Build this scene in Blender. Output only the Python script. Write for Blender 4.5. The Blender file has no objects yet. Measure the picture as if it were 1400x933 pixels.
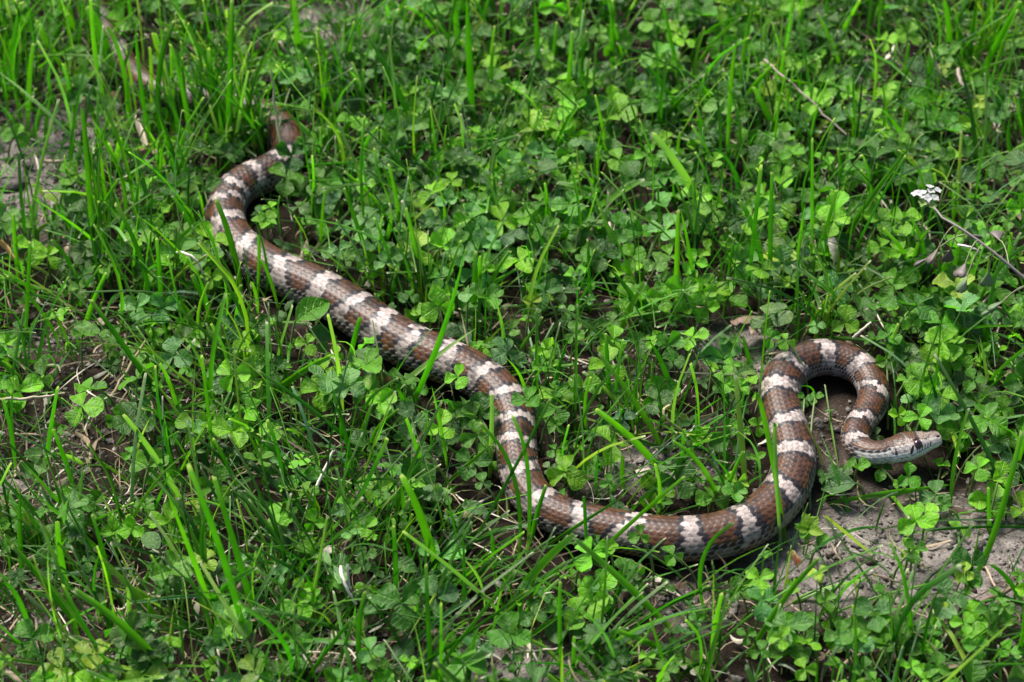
import bpy, math, random
import numpy as np
from mathutils import Vector, Matrix

scn = bpy.context.scene
COL = scn.collection
random.seed(7)
RNG = np.random.default_rng(11)

# ------------------------------------------------------------------ camera, sky, sun, exposure
PITCH = math.radians(42.0)
DIST = 1.10
HFOV = math.radians(24.6)
IW, IH = 1400.0, 933.0
FPX = IW / 2 / math.tan(HFOV / 2)
CAMP = np.array([0.0, -DIST * math.cos(PITCH), DIST * math.sin(PITCH)])
FWD = np.array([0.0, math.cos(PITCH), -math.sin(PITCH)])
UPV = np.array([0.0, math.sin(PITCH), math.cos(PITCH)])

cam = bpy.data.cameras.new('camera')
cam.sensor_width = 36.0
cam.lens = 18.0 / math.tan(HFOV / 2)
cam.clip_start = 0.02
cam.clip_end = 200.0
cam.dof.use_dof = True
cam.dof.focus_distance = 1.03
cam.dof.aperture_fstop = 12.5
camo = bpy.data.objects.new('camera', cam)
camo.location = CAMP
camo.rotation_euler = (math.radians(90) - PITCH, 0, 0)
COL.objects.link(camo)
scn.camera = camo

SUN_EL, SUN_AZ = math.radians(56), math.radians(-38)   # azimuth from +Y, negative = to the left
world = bpy.data.worlds.new('World')
scn.world = world
world.use_nodes = True
wn = world.node_tree
wn.nodes.clear()
wo = wn.nodes.new('ShaderNodeOutputWorld')
bg = wn.nodes.new('ShaderNodeBackground')
sk = wn.nodes.new('ShaderNodeTexSky')
sk.sky_type = 'NISHITA'
sk.sun_disc = False
sk.sun_elevation = SUN_EL
sk.sun_rotation = SUN_AZ
sk.air_density = 1.0
sk.dust_density = 3.0
bg.inputs['Strength'].default_value = 0.05
wn.links.new(sk.outputs['Color'], bg.inputs['Color'])
wn.links.new(bg.outputs['Background'], wo.inputs['Surface'])

sun = bpy.data.lights.new('sun', 'SUN')
sun.energy = 2.4
sun.angle = math.radians(18)
sun.color = (1.0, 0.95, 0.88)
suno = bpy.data.objects.new('sun', sun)
sd = Vector((math.sin(SUN_AZ) * math.cos(SUN_EL), math.cos(SUN_AZ) * math.cos(SUN_EL), math.sin(SUN_EL)))
suno.rotation_euler = (-sd).to_track_quat('-Z', 'Y').to_euler()
suno.location = sd * 3
COL.objects.link(suno)

scn.view_settings.view_transform = 'Standard'
scn.view_settings.look = 'None'
scn.view_settings.exposure = 1.90
scn.view_settings.gamma = 1.0

# ------------------------------------------------------------------ helpers
def ray(px, py):
    x = (px - IW / 2) / FPX
    y = (IH / 2 - py) / FPX
    return np.array([x, 0, 0]) + y * UPV + FWD

def at(px, py, z=0.0):
    d = ray(px, py)
    t = (z - CAMP[2]) / d[2]
    return CAMP + t * d

def at_plane_y(px, py, y):
    d = ray(px, py)
    t = (y - CAMP[1]) / d[1]
    return CAMP + t * d

def proj(P):
    P = np.asarray(P, float)
    v = P - CAMP
    dep = v @ FWD
    return np.stack([IW / 2 + FPX * v[..., 0] / dep, IH / 2 - FPX * (v @ UPV) / dep, dep], -1)

def px_size(p):
    return float((np.asarray(p) - CAMP) @ FWD) / FPX      # metres per photo pixel at p

def hash01(a, b, s=0):
    n = np.sin(np.asarray(a) * 127.1 + np.asarray(b) * 311.7 + s * 74.7) * 43758.5453
    return n - np.floor(n)

def vnoise(x, y, s=0):
    xi, yi = np.floor(x), np.floor(y)
    fx, fy = x - xi, y - yi
    fx, fy = fx * fx * (3 - 2 * fx), fy * fy * (3 - 2 * fy)
    a, b = hash01(xi, yi, s), hash01(xi + 1, yi, s)
    c, d = hash01(xi, yi + 1, s), hash01(xi + 1, yi + 1, s)
    return (a * (1 - fx) + b * fx) * (1 - fy) + (c * (1 - fx) + d * fx) * fy

def unit(v):
    v = np.asarray(v, float)
    return v / np.maximum(np.linalg.norm(v, axis=-1, keepdims=True), 1e-12)

def mesh_np(name, V, F, luv=None, tint=None, smooth=True):
    me = bpy.data.meshes.new(name)
    V = np.ascontiguousarray(V, np.float32)
    F = np.ascontiguousarray(F, np.int32)
    k = F.shape[1]
    me.vertices.add(len(V)); me.vertices.foreach_set('co', V.ravel())
    me.loops.add(F.size); me.loops.foreach_set('vertex_index', F.ravel())
    me.polygons.add(len(F))
    me.polygons.foreach_set('loop_start', np.arange(0, F.size, k, dtype=np.int32))
    if smooth:
        me.polygons.foreach_set('use_smooth', np.ones(len(F), bool))
    me.update(calc_edges=True)
    if luv is not None:
        a = me.attributes.new('luv', 'FLOAT_VECTOR', 'POINT')
        a.data.foreach_set('vector', np.ascontiguousarray(luv, np.float32).ravel())
    if tint is None:
        tint = np.ones((len(V), 3))
    c = np.ones((len(V), 4), np.float32); c[:, :3] = tint
    a = me.attributes.new('tint', 'FLOAT_COLOR', 'POINT')
    a.data.foreach_set('color', c.ravel())
    return me

def link(name, me, mat, parent=None, loc=None):
    o = bpy.data.objects.new(name, me)
    if mat is not None and len(me.materials) == 0:
        me.materials.append(mat)
    COL.objects.link(o)
    if parent is not None:
        o.parent = parent
    if loc is not None:
        o.location = loc
    return o

def tag(o, label=None, cat=None, group=None, kind=None):
    if label: o['label'] = label
    if cat: o['category'] = cat
    if group: o['group'] = group
    if kind: o['kind'] = kind
    return o

def empty(name, loc):
    o = bpy.data.objects.new(name, None)
    o.empty_display_size = 0.01
    o.location = loc
    COL.objects.link(o)
    return o

def grid_faces(n, m, wrap=False):
    """n rows, m columns"""
    mm = m if wrap else m - 1
    i, j = np.meshgrid(np.arange(n - 1), np.arange(mm), indexing='ij')
    j2 = (j + 1) % m
    return np.stack([i * m + j, i * m + j2, (i + 1) * m + j2, (i + 1) * m + j], -1).reshape(-1, 4)

class Batch:
    """collects many small grids into one mesh"""
    def __init__(self): self.V, self.F, self.U, self.T, self.n = [], [], [], [], 0
    def add(self, V, F, U, tint):
        self.V.append(V); self.F.append(F + self.n); self.U.append(U)
        self.T.append(np.broadcast_to(np.asarray(tint, float), (len(V), 3)))
        self.n += len(V)
    def mesh(self, name):
        return mesh_np(name, np.concatenate(self.V), np.concatenate(self.F), np.concatenate(self.U), np.concatenate(self.T))

# ------------------------------------------------------------------ materials
def new_mat(name):
    m = bpy.data.materials.new(name)
    m.use_nodes = True
    m.node_tree.nodes.clear()
    return m, m.node_tree.nodes, m.node_tree.links

class NB:
    """tiny node-building helper"""
    def __init__(self, m): self.m, self.N, self.L = new_mat(m)
    def n(self, t, **k):
        x = self.N.new(t)
        for a, b in k.items(): setattr(x, a, b)
        return x
    def put(self, sock, v):
        if hasattr(v, 'is_output') or isinstance(v, bpy.types.NodeSocket): self.L.new(v, sock)
        else: sock.default_value = v
    def math(self, op, a, b=0.0, c=None, clamp=False):
        x = self.n('ShaderNodeMath', operation=op, use_clamp=clamp)
        self.put(x.inputs[0], a); self.put(x.inputs[1], b)
        if c is not None: self.put(x.inputs[2], c)
        return x.outputs[0]
    def mix(self, fac, a, b, mode='MIX'):
        x = self.n('ShaderNodeMix', data_type='RGBA', blend_type=mode)
        self.put(x.inputs[0], fac); self.put(x.inputs[6], a); self.put(x.inputs[7], b)
        return x.outputs[2]
    def noise(self, vec, scale, detail=3.0, rough=0.6):
        x = self.n('ShaderNodeTexNoise')
        if vec is not None: self.L.new(vec, x.inputs['Vector'])
        x.inputs['Scale'].default_value = scale; x.inputs['Detail'].default_value = detail
        x.inputs['Roughness'].default_value = rough
        return x.outputs['Fac']
    def ramp(self, f, lo, hi):
        x = self.n('ShaderNodeMapRange', interpolation_type='SMOOTHSTEP')
        self.put(x.inputs['Value'], f); x.inputs['From Min'].default_value = lo; x.inputs['From Max'].default_value = hi
        return x.outputs['Result']

def c4(r, g, b): return (r, g, b, 1.0)

def leaf_mat(name, pale_tip, transl, rough, spec, marks):
    b = NB(name)
    at_t = b.n('ShaderNodeAttribute', attribute_name='tint')
    at_u = b.n('ShaderNodeAttribute', attribute_name='luv')
    oi = b.n('ShaderNodeObjectInfo')
    geo = b.n('ShaderNodeNewGeometry')
    col = b.mix(1.0, at_t.outputs['Color'], oi.outputs['Color'], 'MULTIPLY')
    sep = b.n('ShaderNodeSeparateXYZ'); b.L.new(at_u.outputs['Vector'], sep.inputs[0])
    u, t, w = sep.outputs
    au = b.math('ABSOLUTE', u)
    nz = b.noise(geo.outputs['Position'], 420, 4, 0.65)
    nz2 = b.noise(geo.outputs['Position'], 60, 2, 0.5)
    col = b.mix(b.math('MULTIPLY', b.ramp(nz2, 0.35, 0.65), 0.8), col, b.mix(1.0, col, c4(1.4, 1.35, 0.9), 'MULTIPLY'))
    if marks:      # clover / herb leaflets: pale chevron, side veins, midrib, paler margin
        tt = b.math('SUBTRACT', t, b.math('MULTIPLY', au, 0.16))
        d = b.math('ABSOLUTE', b.math('SUBTRACT', tt, 0.42))
        chev = b.math('MULTIPLY', b.math('SUBTRACT', 1.0, b.ramp(d, 0.03, 0.13)), w)
        chev = b.math('MULTIPLY', chev, b.ramp(nz, 0.3, 0.65))
        col = b.mix(b.math('MULTIPLY', chev, 0.55), col, b.mix(0.6, col, c4(0.30, 0.42, 0.22)))
        ph = b.math('MULTIPLY', b.math('SUBTRACT', t, b.math('MULTIPLY', au, 0.32)), 30.0)
        vein = b.ramp(b.math('SINE', ph), 0.55, 1.0)
        mid = b.math('SUBTRACT', 1.0, b.ramp(au, 0.02, 0.09))
        vm = b.math('MAXIMUM', b.math('MULTIPLY', vein, 0.55), mid)
        col = b.mix(b.math('MULTIPLY', vm, 0.6), col, b.mix(1.0, col, c4(2.0, 1.75, 1.8), 'MULTIPLY'))
        edge = b.ramp(au, 0.88, 1.0)
        col = b.mix(b.math('MULTIPLY', edge, 0.30), col, c4(0.22, 0.30, 0.13))
        spot = b.ramp(nz, 0.66, 0.74)
        col = b.mix(b.math('MULTIPLY', spot, 0.32), col, c4(0.34, 0.34, 0.16))
        hgt = b.math('ADD', b.math('MULTIPLY', vm, -0.8), b.math('MULTIPLY', nz, 1.2))
        bump_d = 0.0016
    else:          # grass: parallel veins, pale midrib, dry cut end
        st = b.math('SINE', b.math('MULTIPLY', u, 17.0))
        mid = b.math('SUBTRACT', 1.0, b.ramp(au, 0.04, 0.16))
        col = b.mix(b.math('MULTIPLY', b.ramp(st, 0.0, 1.0), 0.22), col, b.mix(1.0, col, c4(1.6, 1.45, 1.4), 'MULTIPLY'))
        col = b.mix(b.math('MULTIPLY', mid, 0.25), col, b.mix(1.0, col, c4(1.7, 1.4, 1.5), 'MULTIPLY'))
        base = b.math('SUBTRACT', 1.0, b.ramp(t, 0.0, 0.22))
        col = b.mix(b.math('MULTIPLY', base, 0.35), col, c4(0.16, 0.19, 0.06))
        col = b.mix(w, col, c4(0.66, 0.62, 0.46))
        hgt = b.math('ADD', b.math('MULTIPLY', st, 0.6), nz)
        bump_d = 0.0005
    bp = b.n('ShaderNodeBump'); bp.inputs['Strength'].default_value = 0.55; bp.inputs['Distance'].default_value = bump_d
    b.L.new(hgt, bp.inputs['Height'])
    p = b.n('ShaderNodeBsdfPrincipled')
    b.L.new(col, p.inputs['Base Color']); p.inputs['Roughness'].default_value = rough
    p.inputs['Specular IOR Level'].default_value = spec
    b.L.new(bp.outputs['Normal'], p.inputs['Normal'])
    tr = b.n('ShaderNodeBsdfTranslucent')
    b.L.new(b.mix(1.0, col, c4(1.45, 2.15, 0.4), 'MULTIPLY'), tr.inputs['Color'])
    mx = b.n('ShaderNodeMixShader'); mx.inputs[0].default_value = transl
    b.L.new(p.outputs[0], mx.inputs[1]); b.L.new(tr.outputs[0], mx.inputs[2])
    out = b.n('ShaderNodeOutputMaterial'); b.L.new(mx.outputs[0], out.inputs['Surface'])
    return b.m

M_GRASS = leaf_mat('grass_leaf', True, 0.31, 0.36, 0.42, False)
M_CLOVER = leaf_mat('clover_leaf', False, 0.34, 0.38, 0.30, True)

def tint_mat(name, rough=0.7, spec=0.25, bump=0.0004, nscale=400, vary=0.5, transl=0.0):
    b = NB(name)
    at_t = b.n('ShaderNodeAttribute', attribute_name='tint')
    oi = b.n('ShaderNodeObjectInfo')
    geo = b.n('ShaderNodeNewGeometry')
    col = b.mix(1.0, at_t.outputs['Color'], oi.outputs['Color'], 'MULTIPLY')
    nz = b.noise(geo.outputs['Position'], nscale, 4, 0.65)
    col = b.mix(b.math('MULTIPLY', b.ramp(nz, 0.35, 0.7), vary), col, b.mix(1.0, col, c4(0.45, 0.42, 0.40), 'MULTIPLY'))
    bp = b.n('ShaderNodeBump'); bp.inputs['Strength'].default_value = 0.6; bp.inputs['Distance'].default_value = bump
    b.L.new(nz, bp.inputs['Height'])
    p = b.n('ShaderNodeBsdfPrincipled')
    b.L.new(col, p.inputs['Base Color']); p.inputs['Roughness'].default_value = rough
    p.inputs['Specular IOR Level'].default_value = spec
    b.L.new(bp.outputs['Normal'], p.inputs['Normal'])
    res = p.outputs[0]
    if transl:
        tr = b.n('ShaderNodeBsdfTranslucent'); b.L.new(col, tr.inputs['Color'])
        mx = b.n('ShaderNodeMixShader'); mx.inputs[0].default_value = transl
        b.L.new(res, mx.inputs[1]); b.L.new(tr.outputs[0], mx.inputs[2]); res = mx.outputs[0]
    out = b.n('ShaderNodeOutputMaterial'); b.L.new(res, out.inputs['Surface'])
    return b.m

M_SOIL = tint_mat('soil', 0.95, 0.1, 0.0045, 800, 0.85)
M_STRAW = tint_mat('dry_straw', 0.6, 0.3, 0.0002, 700, 0.35, 0.15)
M_STEM = tint_mat('green_stem', 0.5, 0.4, 0.0002, 500, 0.25, 0.15)
M_SNAKE = tint_mat('snake_skin', 0.45, 0.36, 0.00016, 1500, 0.35)
M_PETAL = tint_mat('white_petal', 0.6, 0.2, 0.0002, 500, 0.1, 0.3)

def eye_mat():
    b = NB('snake_eye')
    p = b.n('ShaderNodeBsdfPrincipled')
    at_t = b.n('ShaderNodeAttribute', attribute_name='tint')
    b.L.new(at_t.outputs['Color'], p.inputs['Base Color'])
    p.inputs['Roughness'].default_value = 0.08
    p.inputs['Coat Weight'].default_value = 0.6
    out = b.n('ShaderNodeOutputMaterial'); b.L.new(p.outputs[0], out.inputs['Surface'])
    return b.m
M_EYE = eye_mat()

# ------------------------------------------------------------------ snake centre line (photo pixels: x, y, body width, extra height)
SN = [(118, -30, 24, 0), (130, 2, 22, -.002), (150, 45, 26, -.002), (171, 84, 30, -.002), (195, 112, 33, -.002), (228, 128, 36, -.003), (262, 135, 39, -.003),
      (300, 140, 42, -.003), (336, 149, 44, -.003), (366, 162, 46, -.003), (388, 180, 48, -.002), (396, 205, 50, -.001),
      (384, 228, 53, 0), (358, 241, 54, 0), (331, 254, 55, 0), (312, 276, 55, 0), (308, 304, 56, 0), (322, 332, 58, 0),
      (348, 354, 60, 0), (382, 374, 62, 0), (425, 392, 63, 0), (468, 416, 66, 0), (512, 446, 68, 0), (555, 472, 68, 0),
      (600, 491, 67, 0), (645, 510, 64, 0), (681, 536, 62, 0), (702, 570, 58, 0), (706, 608, 58, 0), (710, 645, 58, 0), (727, 680, 58, 0),
      (762, 705, 58, 0), (808, 719, 60, 0), (858, 729, 62, 0), (908, 737, 65, 0), (955, 737, 67, 0), (1002, 728, 67, 0),
      (1045, 704, 66, 0), (1075, 670, 64, 0), (1086, 632, 62, 0), (1078, 594, 61, 0), (1066, 558, 59, 0), (1068, 522, 58, 0),
      (1090, 498, 56, 0), (1124, 489, 54, 0), (1159, 495, 51, 0), (1187, 515, 47, 0), (1195, 545, 44, .001), (1182, 572, 42, .002),
      (1169, 593, 40, .003), (1174, 612, 39, .004), (1193, 621, 37, .005), (1216, 619, 36, .006), (1242, 611.5, 36, .007), (1268, 604, 34, .0085), (1286, 599, 31, .0095)]

def snake_line():
    P, R = [], []
    for x, y, w, lift in SN:
        p0 = at(x, y, 0.011)
        r = 0.5 * w * (0.95 if w > 37 else 1.0) * px_size(p0)
        p = at(x, y, r * 0.84 + lift)
        P.append(p); R.append(r)
    P = np.array(P); R = np.array(R)
    n = len(P)
    Pe = np.vstack([2 * P[0] - P[1], P, 2 * P[-1] - P[-2]])
    Re = np.concatenate([[R[0]], R, [R[-1]]])
    out, rad = [], []
    for i in range(n - 1):
        t = np.linspace(0, 1, 24, endpoint=(i == n - 2))[:, None]
        a, b, c, d = Pe[i:i + 4]
        out.append(0.5 * (2 * b + (c - a) * t + (2 * a - 5 * b + 4 * c - d) * t**2 + (3 * b - a - 3 * c + d) * t**3))
        rad.append(Re[i + 1] + (Re[i + 2] - Re[i + 1]) * t[:, 0])
    Q, r = np.vstack(out), np.concatenate(rad)
    k = np.exp(-0.5 * (np.arange(-14, 15) / 6.0)**2); k /= k.sum()
    def sm(a): return np.convolve(np.pad(a, 14, mode='reflect', reflect_type='odd'), k, 'valid')
    Q = np.stack([sm(Q[:, i]) for i in range(3)], 1); r = sm(r)
    return Q, r
SQ, SR = snake_line()
SS = np.concatenate([[0], np.cumsum(np.linalg.norm(np.diff(SQ, axis=0), axis=1))])
SLEN = SS[-1]
SPX = proj(SQ)
SHW = SR / (SPX[:, 2] / FPX)                  # half width in photo pixels
_sub = slice(None, None, 3)
S3, SR3, SPX3, SHW3, SS3 = SQ[_sub], SR[_sub], SPX[_sub], SHW[_sub], SS[_sub] / SLEN

def in_snake(P, margin=0.0008):
    """any of the points P (k,3) inside the snake's body"""
    d = np.linalg.norm(P[:, None, :] - S3[None], axis=2)
    return bool((d < SR3[None] + margin).any())

def hides_snake(P, frac=0.85):
    """how much of a plant's sample points lie in the picture in front of the snake"""
    q = proj(P)
    d = np.hypot(q[:, None, 0] - SPX3[None, :, 0], q[:, None, 1] - SPX3[None, :, 1])
    i = np.argmin(d / SHW3[None], axis=1)
    k = np.arange(len(P))
    low = q[:, 1] - SPX3[i, 1] > 0.22 * SHW3[i]          # the lower flank may be overgrown
    m = (d[k, i] < SHW3[i] * frac) & (q[:, 2] < SPX3[i, 2]) & ~(low & (hash01(np.floor(P[0, 0] * 2000), np.floor(P[0, 1] * 2000)) < 0.75) & (SS3[i] < 0.9))
    return m, SS3[i]
# ------------------------------------------------------------------ ground
# bare patches in the photograph (pixel centre, radii)
BARE = [(1190, 768, 190, 74), (1345, 735, 120, 55), (35, 245, 95, 66), (95, 190, 75, 48), (430, 25, 70, 28), (115, 592, 105, 58), (1010, 480, 60, 40), (60, 690, 70, 45), (895, 640, 85, 35), (545, 645, 45, 22),
        (60, 860, 110, 60), (1130, 590, 35, 45), (690, 905, 90, 35), (90, 470, 70, 35), (850, 500, 45, 30), (1180, 125, 35, 22), (470, 910, 60, 30), (905, 830, 70, 35), (540, 30, 40, 20), (1300, 800, 90, 30), (865, 310, 40, 16), (1390, 770, 60, 60)]
def bareness(x, y):
    P = np.stack([x, y, np.zeros_like(x)], -1)
    q = proj(P)
    ok = q[..., 2] > 0.2
    b = np.zeros_like(x)
    for cx, cy, rx, ry in BARE:
        d = ((q[..., 0] - cx) / rx)**2 + ((q[..., 1] - cy) / ry)**2
        b = np.maximum(b, np.exp(-d * 0.9))
    return np.where(ok, b, 0)
GREY = [BARE[i] for i in (0, 1, 2, 3, 4, 6, 8, 9, 12, 19, 21)]
def greyness(x, y):
    q = proj(np.stack([x, y, np.zeros_like(x)], -1))
    b = np.zeros_like(x)
    for cx, cy, rx, ry in GREY:
        b = np.maximum(b, np.exp(-0.7 * (((q[..., 0] - cx) / rx)**2 + ((q[..., 1] - cy) / ry)**2)))
    return np.where(q[..., 2] > 0.2, b, 0)

def ground_z(x, y):
    x, y = np.asarray(x, float), np.asarray(y, float)
    near = np.exp(-((x / 0.7)**4 + (y / 0.8)**4))
    h = 0.0050 * (vnoise(x * 22, y * 22, 1) - 0.5) + 0.0036 * (vnoise(x * 75, y * 75, 2) - 0.5)
    b = bareness(x, y)
    crumb = np.abs(vnoise(x * 230, y * 230, 3) - 0.5) * 2
    h = h + (0.0030 * (1 - crumb) * vnoise(x * 60 + 5, y * 60, 6) + 0.0012 * (vnoise(x * 420, y * 420, 4) - 0.5)) * (0.4 + 0.8 * b)
    return h * near - 0.003

def build_ground():
    fx = np.arange(-0.42, 0.4201, 0.0021)
    fy = np.arange(-0.36, 0.5201, 0.0023)
    ext = np.array([0.03, 0.08, 0.16, 0.3, 0.6, 1.2, 2.5, 5, 12, 30, 80])
    xs = np.concatenate([-(0.42 + ext)[::-1], fx, 0.42 + ext])
    ys = np.concatenate([-(0.36 + ext)[::-1], fy, 0.52 + ext])
    X, Y = np.meshgrid(xs, ys)
    Z = ground_z(X, Y)
    b = bareness(X, Y)
    n1 = vnoise(X * 40, Y * 40, 9); n2 = vnoise(X * 160, Y * 160, 10)
    k = np.clip(b * 1.5 - 0.15 + (n1 - 0.5) * 0.7 + (n2 - 0.5) * 0.4, 0, 1)[..., None]
    humus = np.array([0.020, 0.014, 0.010]); bare = np.array([0.250, 0.222, 0.204])
    gk = np.clip(greyness(X, Y) * 1.7 - 0.1 + (n1 - 0.5) * 0.5, 0, 1)[..., None]
    bare = np.array([0.060, 0.046, 0.036]) * (1 - gk) + bare * gk
    tint = humus * (1 - k) + bare * k
    tint = tint * (0.75 + 0.5 * n2[..., None])
    far = np.clip((np.hypot(X / 0.8, Y / 0.9) - 0.8) / 0.5, 0, 1)[..., None]
    tint = tint * (1 - far) + np.array([0.04, 0.085, 0.02]) * far
    me = mesh_np('ground', np.stack([X, Y, Z], -1).reshape(-1, 3), grid_faces(len(ys), len(xs)), None, tint.reshape(-1, 3))
    tag(link('ground', me, M_SOIL), kind='structure')
build_ground()

# ------------------------------------------------------------------ snake
BANDS = [(140, 25), (165, 72), (268, 130), (335, 146), (382, 229), (342, 240), (316, 262), (309, 285), (312, 312), (340, 347), (393, 377), (451, 400), (492, 425),
         (530, 450), (566, 475), (616, 496), (665, 520), (698, 552), (710, 585), (703, 618), (713, 656), (745, 694), (790, 714), (866, 727),
         (943, 738), (1016, 724), (1068, 678), (1090, 625), (1078, 590), (1062, 540), (1078, 505), (1124, 489), (1180, 508), (1197, 541), (1175, 580), (1172, 608)]
def build_snake():
    NC, PA, PB = 26, 6, 6
    step = 1.30 * 2 * math.pi * np.maximum(SR, 0.0075) / NC
    bb = np.concatenate([[0], np.cumsum(np.diff(SS) / (0.5 * (step[1:] + step[:-1])))])
    # band positions in scale units
    bandb = []
    for x, y in BANDS:
        i = np.argmin(np.hypot(SPX[:, 0] - x, SPX[:, 1] - y)); bandb.append(bb[i])
    bandb = np.array(sorted(bandb))
    ihead = np.argmin(np.hypot(SPX[:, 0] - 1211, SPX[:, 1] - 620))
    b_head, b_end = bb[ihead], bb[-1]
    nb = int(b_end * PB)
    B = np.linspace(0, b_end, nb)
    q = (B - b_head) / (b_end - b_head)
    hd = q > 0
    # denser rings on the head
    B = np.concatenate([B[~hd], np.linspace(b_head, b_end, 150)])
    q = (B - b_head) / (b_end - b_head)
    s = np.interp(B, bb, SS)
    C = np.stack([np.interp(s, SS, SQ[:, i]) for i in range(3)], 1)
    r = np.interp(s, SS, SR)
    T = unit(np.gradient(C, axis=0))
    k = np.exp(-0.5 * (np.arange(-20, 21) / 8.0)**2); k /= k.sum()
    T = unit(np.stack([np.convolve(np.pad(T[:, i], 20, mode='edge'), k, 'valid') for i in range(3)], 1))
    S = unit(np.cross(T, [0, 0, 1.0]))        # the snake's right side
    U = np.cross(S, T)
    # the neck twists so that the head shows its right cheek
    rl = np.clip((q + 0.9) / 0.95, 0, 1); rl = (rl * rl * (3 - 2 * rl) * math.radians(38))[:, None]
    S, U = S * np.cos(rl) + U * np.sin(rl), U * np.cos(rl) - S * np.sin(rl)
    qc = np.clip(q, 0, 1)
    r0 = SR[ihead] * 1.08
    def sstep(x, a, b_):
        x = np.clip((x - a) / (b_ - a), 0, 1); return x * x * (3 - 2 * x)
    qc = qc + 0.12 * sstep(qc, .20, .45) * (1 - sstep(qc, .72, .98))
    # head profile
    hw = np.interp(qc, [0, .12, .25, .42, .55, .68, .80, .90, .96, .99, 1.0], [1, 1.03, 1.24, 1.52, 1.52, 1.34, 1.12, .90, .66, .38, .02])
    hh = np.interp(qc, [0, .15, .30, .45, .58, .70, .82, .92, .97, .99, 1.0], [.95, .96, 1.02, 1.08, 1.05, .97, .83, .66, .49, .30, .02])
    isH = q > 0
    rw = np.where(isH, r0 * hw, r); rh = np.where(isH, r0 * hh, r * 0.95)
    NA = NC * PA
    a = np.arange(NA) / PA
    phi = a / NC * 2 * np.pi
    phi = np.where(phi > np.pi, phi - 2 * np.pi, phi)      # 0 on the back, +-pi on the belly; + = right side
    A, BB = np.meshgrid(a, B)
    PH = np.broadcast_to(phi, A.shape)
    QQ = np.broadcast_to(np.where(q > 0, qc, q)[:, None], A.shape)
    # --- overlapping scales
    best = np.full(A.shape, -1.0); bi = np.zeros(A.shape); bj = np.zeros(A.shape); bm = np.ones(A.shape)
    for di in (-1, 0, 1):
        i = np.round(A) + di
        off = 0.5 * (np.mod(i, 2))
        for dj in (-1, 0, 1):
            j = np.round(BB - off) + dj
            x = A - i; y = BB - off - j
            m = (np.abs(x) / 0.66)**1.7 + (np.abs(y) / 0.86)**1.7
            h = np.clip((1 - m) / 0.22, 0, 1)**0.5 * (0.50 - 0.42 * y + 0.12 * (1 - np.abs(x) / 0.66))
            h = np.where(m < 1, h, -1)
            up = h > best
            best = np.where(up, h, best); bi = np.where(up, np.mod(i, NC), bi); bj = np.where(up, j + off, bj); bm = np.where(up, m, bm)
    skin = best < 0
    h = np.where(skin, 0, best)
    sphi = bi / NC * 2 * np.pi; sphi = np.where(sphi > np.pi, sphi - 2 * np.pi, sphi)
    vent = np.abs(PH) > 2.45
    fb = np.mod(BB, 1.0)
    h = np.where(vent, 0.7 - 0.6 * fb, h)
    amp = 0.062 * np.maximum(r, 0.006)
    headfac = np.clip(1 - (q - 0.28) / 0.15, 0.0, 1)[:, None]
    disp = h * amp[:, None] * headfac
    # --- colour pattern, decided scale by scale
    sb = np.where(vent, np.floor(BB), bj)
    ap = np.abs(np.where(vent, PH, sphi))
    hs = hash01(np.round(bi * 2), np.round(sb * 2), 3); hs2 = hash01(np.round(bi * 2), np.round(sb * 2), 8)
    kk = np.clip(np.searchsorted(bandb, sb), 1, len(bandb) - 1)
    lo, hi = bandb[kk - 1], bandb[kk]
    near = np.where(np.abs(sb - lo) < np.abs(sb - hi), lo, hi)
    kn = np.where(np.abs(sb - lo) < np.abs(sb - hi), kk - 1, kk)
    gap = hi - lo
    slant = (hash01(kn, 5, 17) - 0.5) * 0.30 * gap * np.where(vent, PH, sphi)
    sbm = np.where(vent, sb, 0.62 * sb + 0.38 * (BB - 0.1))
    wig = (vnoise(bi * 0.35 + 7 * kn, kn * 3.7, 5) - 0.5) * 2.0
    dl = np.abs(sbm - near + wig * 0.7 + np.clip(slant, -1.5, 1.5))
    half = 0.136 * gap * (0.72 + 0.60 * hash01(kn, kn * 2, 1)) * (1 + 0.45 * (ap / 1.15)**2) 
    half = np.clip(half, 0.70, 2.1)
    phs = 1.34 + (hash01(kn, 3, 2) - 0.5) * 0.25 + (hs - 0.5) * 0.16
    tan = np.array([0.39, 0.335, 0.318]); grey = np.array([0.185, 0.155, 0.14]); black = np.array([0.016, 0.013, 0.016])
    brown = np.array([0.096, 0.034, 0.009]); sky_brown = np.array([0.060, 0.034, 0.027]); white = np.array([0.48, 0.46, 0.43])
    e = np.clip(ap / 1.2, 0, 1)[..., None]
    light = (tan * (1 - 0.55 * e) + grey * 0.55 * e) * (1 - 0.5 * np.clip((0.28 - sb / b_end) / 0.06, 0, 1))[..., None]
    light = np.where((hs2 > 0.92 - 0.30 * np.clip(ap / 1.3, 0, 1))[..., None] & (ap > 0.45)[..., None], light * 0.42, light)
    cb = vnoise(bi * 0.5, sb * 0.5, 12)[..., None]
    light = light * (0.72 + 0.50 * vnoise(bi * 0.9 + 3, sb * 0.9, 14)[..., None]) * np.array([1.02, 0.99, 0.96])
    cb = np.clip(0.36 + 0.55 * cb + 0.5 * (np.clip(ap, 0, 1.4)[..., None] - 0.5), 0, 1)  # random brown tone, plus mauve sky reflection painted into the back
    br = brown * cb + sky_brown * (1 - cb)
    br = np.where((hs2 > 0.86)[..., None], br * 0.5, br)
    dborder = np.minimum(dl - half, (phs - ap) * NC / (2 * np.pi) * 0.8)
    saddle = np.where((dborder < np.clip(0.10 * gap, 0.62, 0.98) + 0.25 * (hs - 0.5))[..., None], black, br)
    dors = np.where((dl < half)[..., None], light, saddle)
    # flanks
    lb = (np.abs(sb - near) < 0.22 * gap) & (ap > 1.55) & (ap < 2.15)
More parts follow.
